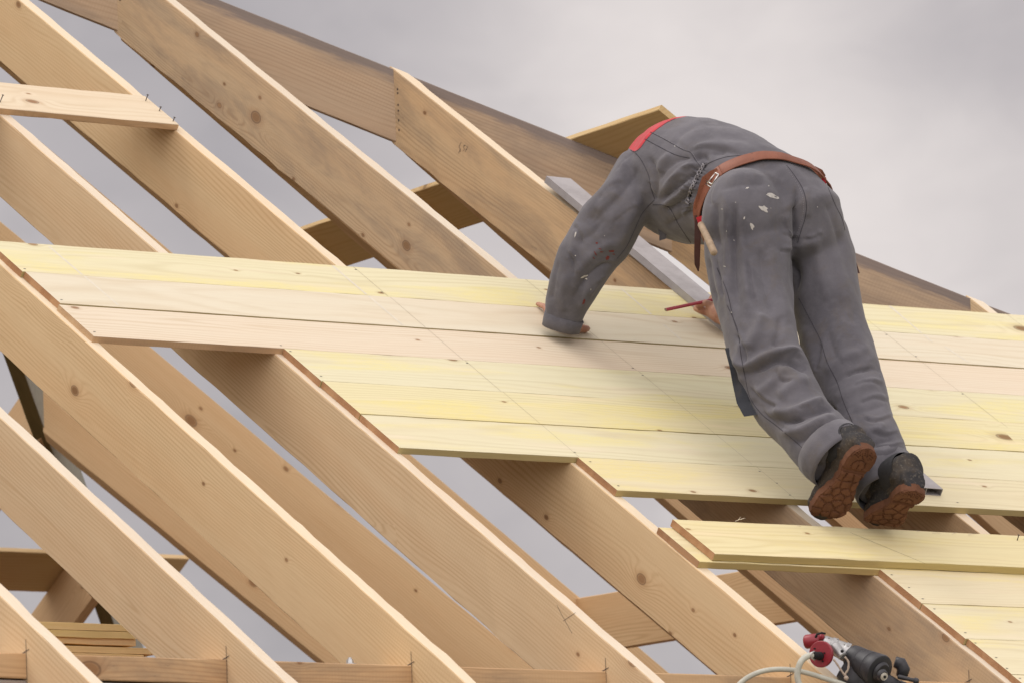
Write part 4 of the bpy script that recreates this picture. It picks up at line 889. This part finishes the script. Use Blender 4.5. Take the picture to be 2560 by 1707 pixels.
# hanging end of the belt
def strap(L, th=.004, wf=1.0):
    """leather strap through image-traced centre points: (px, py, depth or None, full width in px)"""
    P_2, W_3 = [], []
    for px_, py_, t_, w_ in L:
        if t_ is None: p, _n = hit(px_, py_, .010); t_ = (p - CP).dot(CV)
        P_2.append(pt(px_, py_, t_)); W_3.append(w_ * t_ * PX / 2)
    bm_ = bmesh.new(); R_ = []
    for k, (p, w_) in enumerate(zip(P_2, W_3)):
        d = (P_2[min(k + 1, len(P_2) - 1)] - P_2[max(k - 1, 0)]).normalized(); s_ = d.cross(CV).normalized() * w_
        R_.append([bm_.verts.new(p + s_), bm_.verts.new(p - s_), bm_.verts.new(p - s_ + CV * th), bm_.verts.new(p + s_ + CV * th)])
    for a_, b_ in zip(R_[:-1], R_[1:]):
        for j in range(4): bm_.faces.new((a_[j], a_[(j + 1) % 4], b_[(j + 1) % 4], b_[j]))
    bm_.faces.new(R_[0]); bm_.faces.new(R_[-1]); return bm_
def arcfix(L):      # even out depth so that the strap hangs as one smooth curve
    tt = [(hit(a_, b_, .010)[0] - CP).dot(CV) for a_, b_, _q in L]
    for _k in range(3): tt = [tt[0]] + [min(tt[i], (tt[i - 1] + tt[i + 1]) / 2) for i in range(1, len(tt) - 1)] + [tt[-1]]
    return [(a_, b_, t_, w_) for (a_, b_, w_), t_ in zip(L, tt)]
SP = arcfix([(1798, 433, 27), (1784, 441, 31), (1769, 453, 33), (1763, 470, 32), (1758, 490, 32), (1753, 508, 31), (1749, 525, 29)])
o = child('belt_strap', strap(SP), M_BELT, belt, False); tb_ = SP[-1][2]
child('belt_end', strap([(1747, 540, tb_ + .004, 22), (1745, 562, tb_, 17), (1744, 600, tb_ - .005, 16), (1743, 640, tb_ - .005, 15), (1743, 662, tb_ - .005, 13), (1746, 679, tb_ - .005, 3)]), M_BELTD, belt, False)
for px_, py_ in [(1759, 492), (1751, 523), (1766, 459)]:
    bm = bmesh.new(); q_ = min(SP, key=lambda s_: abs(s_[1] - py_)); bmesh.ops.create_cone(bm, cap_ends=True, segments=10, radius1=.0019, radius2=.0019, depth=.0012, matrix=Matrix.Translation(pt(px_, py_, q_[2] - .0012)) @ (-CV).to_track_quat('Z', 'Y').to_matrix().to_4x4()); child('punch_hole', bm, M_BELTD, o, False)
# red pocket tab
o = child('pocket_tab', strap([(1748, 542, tb_ - .012, 16), (1753, 556, tb_ - .014, 17), (1759, 570, tb_ - .010, 15)], .005), M_RED, cov_o, False); o['label'] = 'bright red fabric tab below the belt'
# shirred elastic at the waist: two interlaced cords of gathered cloth
GP = smooth_line(C1([(1150, 448), (1128, 490), (1100, 545), (1072, 600), (1050, 660), (1045, 700)]), 9)
for sgn in (0, 1):
    bm = bmesh.new(); pp, rr4 = [], []
    for k, (a_, b_) in enumerate(GP):
        o4 = math.sin(k * .95 + sgn * math.pi) * 3.4; p, n_ = hit(a_ + o4, b_ + o4 * .55, .0035 + .002 * math.cos(k * .95 + sgn * math.pi))
        if p is not None: pp.append(p); rr4.append(.0021 + .0007 * math.sin(k * 1.9))
    tube(bm, pp, rr4, 8); child('elastic_cord', bm, M_SEAML, cov_o)
# turned hems and the sleeve cuff, thick open edges of cloth
def hem(secs, th=.0028, n=40):
    bm_ = bmesh.new(); loft(bm_, secs, n, False); me_ = bpy.data.meshes.new('trouser_hem'); 
    for v in bm_.verts: v.co += (v.co - pt(*secs[0][:3])).normalized() * (.0012 * noise.noise(v.co * 40))
    bmesh.ops.recalc_face_normals(bm_, faces=bm_.faces); bm_.to_mesh(me_); bm_.free()
    o_ = child('hem', me_, M_CLOTH, cov_o); m_ = o_.modifiers.new('s', 'SOLIDIFY'); m_.thickness = th; m_.offset = 0; return o_
hem([(2066, 1117, 19.23, 87.5, .081), (2080, 1131, 19.212, 88, .081), (2096, 1147, 19.192, 85, .079), (2102, 1153, 19.185, 83, .077)])
hem([(2196, 1166, 19.355, 84, .080), (2205, 1190, 19.332, 83, .079), (2216, 1226, 19.298, 78, .076), (2219, 1236, 19.288, 75, .074)])
hem([(1411, 790, tw - .003, 49.5, .0465), (1406, 806, tw + .001, 48.5, .0455), (1402, 822, tw + .005, 47, .0445)])
# chest flap
bm = bmesh.new(); fl = [pt(1628, 520, 20.02), pt(1640, 540, 20.0), pt(1650, 562, 19.99), pt(1657, 585, 19.99), pt(1657, 600, 19.99)]; ribbon(fl, [-CV] * 5, [CR + CU * .3] * 5, .020, .006, bm); child('pocket_flap', bm, M_CLOTH, cov_o, False)
# loose thigh flap
bm = bmesh.new(); fl = [pt(1830, 868, 19.46), pt(1842, 915, 19.42), pt(1850, 960, 19.40), pt(1860, 1005, 19.37), pt(1878, 1038, 19.34)]; ribbon(fl, [(-CV - CR * .5).normalized()] * 5, [CR + CU * .15] * 5, .034, .006, bm)
for v in bm.verts: v.co += CR * .0
child('thigh_flap', bm, M_DARKC, cov_o, False)
# holster on the far hip
bm = bmesh.new(); ribbon([pt(2100, 600, 19.93), pt(2118, 640, 19.92), pt(2132, 684, 19.90)], [CR] * 3, [CV - CR * .12] * 3, .09, .012, bm); child('holster', bm, M_BELTD, belt, False)
child('belt_loop', strap([(2022, 424, 19.84, 10), (2036, 424, 19.84, 16), (2050, 432, 19.84, 18), (2059, 444, 19.85, 14)], .02), M_BELT, belt, False)
child('pocket_tab', strap([(2050, 438, 19.855, 15), (2059, 449, 19.86, 15), (2064, 461, 19.86, 10)], .02), M_RED, cov_o, False)
# wooden tool handle hanging at the hip
hd_ = empty('tool_handle', pt(1785, 630, 19.56)); tag(hd_, 'round worn wooden tool handle hanging below the belt at the left hip of the worker', 'tool handle')
bm = bmesh.new(); tube(bm, [pt(1786, 634, 19.475), pt(1785, 632, 19.48), pt(1774, 607, 19.52), pt(1762, 582, 19.56), pt(1752, 562, 19.60)], [.0070, .0098, .0100, .0094, .0090], 24)
child('handle', bm, plain('worn_wood_handle', (.36, .27, .18), .7, var=.5, scale=60, bump=.3), hd_)
# red pencil
pc = empty('pencil', pt(1663, 775, 20.4)); tag(pc, 'long red carpenter pencil held in the right hand beside the straightedge', 'pencil')
p1 = rr_(1664, 775, .052); p2 = rr_(1790, 748, .086); d = (p2 - p1).normalized(); e1 = d.cross(NN).normalized(); e2 = d.cross(e1)
bm = bmesh.new(); r0 = [bm.verts.new(p1 + e1 * .0062 * math.cos(a_) + e2 * .0042 * math.sin(a_)) for a_ in [math.pi / 6 + k * math.pi / 3 for k in range(6)]]; r1 = [bm.verts.new(v.co + (p2 - p1)) for v in r0]
for k in range(6): bm.faces.new((r0[k], r0[(k + 1) % 6], r1[(k + 1) % 6], r1[k]))
f0 = bm.faces.new(r0); f1 = bm.faces.new(r1); f0.material_index = 1; f1.material_index = 1
child('shaft', bm, [plain('red_lacquer', (.38, .02, .04), .3, spec=.5, var=.15), plain('pencil_wood', (.30, .22, .15), .8)], pc, False)
# ================================================================ POWER TOOL (nailer) AND HOSE
def build_tool():
    tl = empty('nail_gun', rp(-.55, -1.6, .05)); tag(tl, 'black, silver and red power tool lying between two rafters at the bottom right', 'power tool')
    BK = plain('black_plastic', (.028, .028, .032), .45, var=.5, scale=30, spec=.5, bump=.15, spots=((.10, .095, .09), 90, .66)); RD_ = plain('red_painted_metal', (.27, .018, .03), .4, var=.35, scale=50, spec=.5, spots=((.42, .33, .31), 120, .66))
    SV = plain('scratched_alloy', (.46, .46, .45), .38, metal=.65, var=.6, scale=45, bump=.3); DK = plain('dark_recess', (.012, .012, .012), .7); WH = plain('cream_cap', (.58, .55, .47), .5, var=.2)
    t0 = 18.30
    A = lambda px, py, dt=0.0: pt(px, py, t0 + dt)
    return tl, BK, RD_, SV, DK, WH, A
tool, BK, RDM, SV, DK, WH, A = build_tool(); t0 = 18.30
def cyl(name, a_, b_, r1, r2, mat, parent, seg=40, steps=None, bev=.003):
    """turned body from a to b; steps = list of (fraction, radius)"""
    ax = (b_ - a_).normalized(); L_ = (b_ - a_).length; e1 = ax.cross(CV).normalized(); e2 = ax.cross(e1)
    prof = steps or [(0, r1 - bev), (bev / L_, r1), (1 - bev / L_, r2), (1, r2 - bev)]
    bm = bmesh.new(); rg = [[bm.verts.new(a_ + ax * L_ * f + (e1 * math.cos(2 * math.pi * k / seg) + e2 * math.sin(2 * math.pi * k / seg)) * r_) for k in range(seg)] for f, r_ in prof]
    for p, q in zip(rg[:-1], rg[1:]):
        for k in range(seg): bm.faces.new((p[k], p[(k + 1) % seg], q[(k + 1) % seg], q[k]))
    bm.faces.new(rg[0]); bm.faces.new(rg[-1]); o = child(name, bm, mat, parent, True)
    m_ = o.modifiers.new('e', 'EDGE_SPLIT'); m_.split_angle = R(35); return o
B2 = lambda x_, y_, dt=0.0: A(1920 + x_ * .27234, 1280 + y_ * .27234, dt)
u = .27234 / 18017 * 18.30   # metres per zoom pixel
# barrel: black motor housing
a_, b_ = B2(765, 1318, .03), B2(1030, 1462, -.045)
housing = cyl('motor_housing', a_, b_, 118 * u, 135 * u, BK, tool, 48, [(0, 96 * u), (.03, 112 * u), (.10, 118 * u), (.34, 126 * u), (.36, 122 * u), (.38, 127 * u), (.66, 144 * u), (.68, 140 * u), (.70, 147 * u), (.93, 160 * u), (.98, 155 * u), (1.0, 142 * u)])
cyl('end_cap', b_, b_ + (b_ - a_).normalized() * .010, 100 * u, 92 * u, BK, tool)
ax = (b_ - a_).normalized(); ew = ax.cross(CV).normalized(); ed = ax.cross(ew)
# ribs on the housing
for k in range(7):
    an = R(150 + k * 34); rdv = ew * math.cos(an) + ed * math.sin(an)
    bm = bmesh.new(); tube(bm, [a_ + (b_ - a_) * .08 + rdv * 110 * u, a_ + (b_ - a_) * .5 + rdv * 119 * u, a_ + (b_ - a_) * .92 + rdv * 129 * u], [.0022, .0026, .0026], 8); child('rib', bm, BK, housing)
# cream screw cap on the face
cc = B2(1062, 1502, -.10); dr = (-CV * .8 + CR * .5 - CU * .3).normalized()
cyl('cap_ring', cc - dr * .012, cc, 56 * u, 52 * u, BK, tool); cyl('screw_cap', cc, cc + dr * .004, 38 * u, 36 * u, WH, tool); cyl('screw_hole', cc + dr * .0042, cc + dr * .0046, 13 * u, 13 * u, DK, tool)
# lower handle block
bm = bmesh.new(); loft(bm, [(1920 + 690 * .27234, 1280 + 1420 * .27234, t0 + .02, 30, .03), (1920 + 850 * .27234, 1280 + 1520 * .27234, t0 + .01, 42, .035), (1920 + 1010 * .27234, 1280 + 1600 * .27234, t0, 42, .035), (1920 + 1170 * .27234, 1280 + 1690 * .27234, t0, 40, .035)], 20, True, 3.4); child('handle_block', bm, BK, tool)
bm = bmesh.new(); loft(bm, [(1920 + 1165 * .27234, 1280 + 1370 * .27234, t0 + .04, 14, .02), (1920 + 1215 * .27234, 1280 + 1385 * .27234, t0 + .04, 17, .02), (1920 + 1245 * .27234, 1280 + 1440 * .27234, t0 + .04, 17, .02), (1920 + 1225 * .27234, 1280 + 1510 * .27234, t0 + .04, 14, .02)], 16, True, 3); child('side_grip', bm, BK, tool)
cyl('lever', B2(1190, 1505, -.01), B2(1360, 1545, -.02), 22 * u, 17 * u, BK, tool, 20); cyl('lever_knob', B2(1335, 1545, -.02), B2(1385, 1548, -.02), 32 * u, 28 * u, BK, tool, 20)
cyl('front_screw', B2(1205, 1550, -.05), B2(1275, 1575, -.05), 14 * u, 14 * u, BK, tool, 14)
# alloy gearbox
gb = cyl('gearbox', B2(500, 1190, .04), B2(740, 1290, .03), 84 * u, 88 * u, SV, tool, 40, [(0, 60 * u), (.04, 70 * u), (.3, 76 * u), (.32, 84 * u), (.5, 84 * u), (.53, 78 * u), (.8, 84 * u), (.83, 90 * u), (1, 90 * u)])
cyl('gearbox_neck', B2(600, 1215, .0), B2(690, 1325, -.02), 52 * u, 46 * u, SV, tool, 28)
for x_, y_, r_ in [(680, 1272, 16), (640, 1160, 9), (560, 1150, 9), (700, 1210, 9), (735, 1225, 8)]: cyl('screw', B2(x_, y_, -.045), B2(x_ + 3, y_ + 2, -.056), r_ * u, r_ * u * .8, DK if r_ > 10 else SV, tool, 12)
# red head and red disc with hose fitting
cyl('red_head', B2(330, 1190, .05), B2(480, 1170, .04), 62 * u, 66 * u, RDM, tool, 36, [(0, 40 * u), (.05, 56 * u), (.15, 66 * u), (.7, 66 * u), (.9, 58 * u), (1, 50 * u)])
cyl('red_collar', B2(470, 1135, .03), B2(515, 1150, .03), 36 * u, 30 * u, RDM, tool, 24); cyl('hook', B2(440, 1150, .0), B2(450, 1125, .0), 12 * u, 12 * u, DK, tool, 12)
bm = bmesh.new(); tube(bm, [B2(435, 1150, -.01), B2(450, 1118, -.01), B2(490, 1105, -.01), B2(530, 1112, -.01)], [.003, .003, .003, .0025], 8); child('wire_hook', bm, DK, tool)
dr2 = (-CV * .78 - CR * .48 + CU * .05).normalized(); dc = B2(480, 1300, -.03)
disc = cyl('red_disc', dc - dr2 * .012, dc, 122 * u, 120 * u, RDM, tool, 56, [(0, 112 * u), (.3, 122 * u), (.85, 122 * u), (1, 116 * u)])
for x_, y_ in [(430, 1250), (505, 1365), (520, 1290), (560, 1330)]: cyl('screw', B2(x_, y_, -.036), B2(x_, y_, -.036) + dr2 * .0012, 8 * u, 8 * u, DK, disc, 12)
fit0, fit1 = B2(478, 1318, -.032), B2(405, 1310, -.075)
cyl('hose_fitting', fit0, fit1, 36 * u, 40 * u, DK, tool, 24, [(0, 40 * u), (.2, 40 * u), (.22, 32 * u), (.5, 32 * u), (.52, 38 * u), (.8, 38 * u), (.82, 34 * u), (1, 34 * u)])
bm = bmesh.new(); tube(bm, [B2(425, 1275, -.085), B2(395, 1290, -.09), B2(395, 1335, -.09), B2(430, 1355, -.085)], [.0022] * 4, 8); child('hose_clamp', bm, M_METAL, tool)
# twisted cord loop
bm = bmesh.new()
for L in [[(600, 1345), (640, 1400), (680, 1460), (715, 1510), (725, 1540)], [(705, 1325), (738, 1370), (735, 1440), (710, 1480), (715, 1520)]]:
    P2 = smooth_line(L, 4); tube(bm, [B2(p[0], p[1], -.09) for p in P2], [.0026 + .0004 * math.sin(k * 2.1) for k in range(len(P2))], 8)
ball(bm, B2(718, 1518, -.09), .006); child('cord', bm, plain('dirty_string', (.42, .34, .27), .9, bump=.6, scale=200), tool)
# hose: a thing of its own
hs = empty('air_hose', B2(300, 1480, -.1)); tag(hs, 'pale rubber air hose looping from the red disc of the power tool over the rafter', 'hose')
MH_ = plain('pale_rubber_hose', (.50, .50, .42), .6, var=.3, scale=30)
H1 = smooth_line([(405, 1308), (350, 1325), (305, 1365), (278, 1430), (270, 1500), (285, 1570), (330, 1650)], 6); H2 = smooth_line([(-330, 1640), (-210, 1530), (-80, 1465), (60, 1440), (220, 1445), (380, 1478), (560, 1535), (720, 1590), (860, 1680)], 6)
bm = bmesh.new(); tube(bm, [B2(p[0], p[1], -.078 - .02 * min(1, k / 14)) for k, p in enumerate(H1)], [29 * u] * len(H1), 16)
n2_ = len(H2); tube(bm, [B2(p[0], p[1], -.045 if p[0] > 200 else -.045 - .03 * (200 - p[0]) / 500) for p in H2], [24 * u] * n2_, 16)
child('hose', bm, MH_, hs)
# ---------------- stray straw and splinters along the plank edge
bm = bmesh.new(); rs = random.Random(9)
for k, (px_, py_) in enumerate([(1838, 1302), (1845, 1300), (1852, 1298), (2290, 1328), (2330, 1331), (2380, 1334), (2420, 1336), (1990, 1313)]):
    a0 = pt(px_, py_, t_roof(px_, py_, .042)); d = (X3 * rs.uniform(.4, 1) + UP * rs.uniform(-.2, .4) + NN * rs.uniform(.15, .9) * (1 if k < 3 else .15)).normalized(); l_ = rs.uniform(.012, .03)
    tube(bm, [a0, a0 + d * l_ * .5 + NN * .001, a0 + d * l_ - NN * .001], [.0008, .0007, .0003], 5)
me = bpy.data.meshes.new('wood_splinters'); bm.to_mesh(me); bm.free(); o = link('wood_splinters', me, W_PALE); tag(o, 'fine pale splinters curling along the upper edge of the top plank', 'splinters', None, 'stuff')
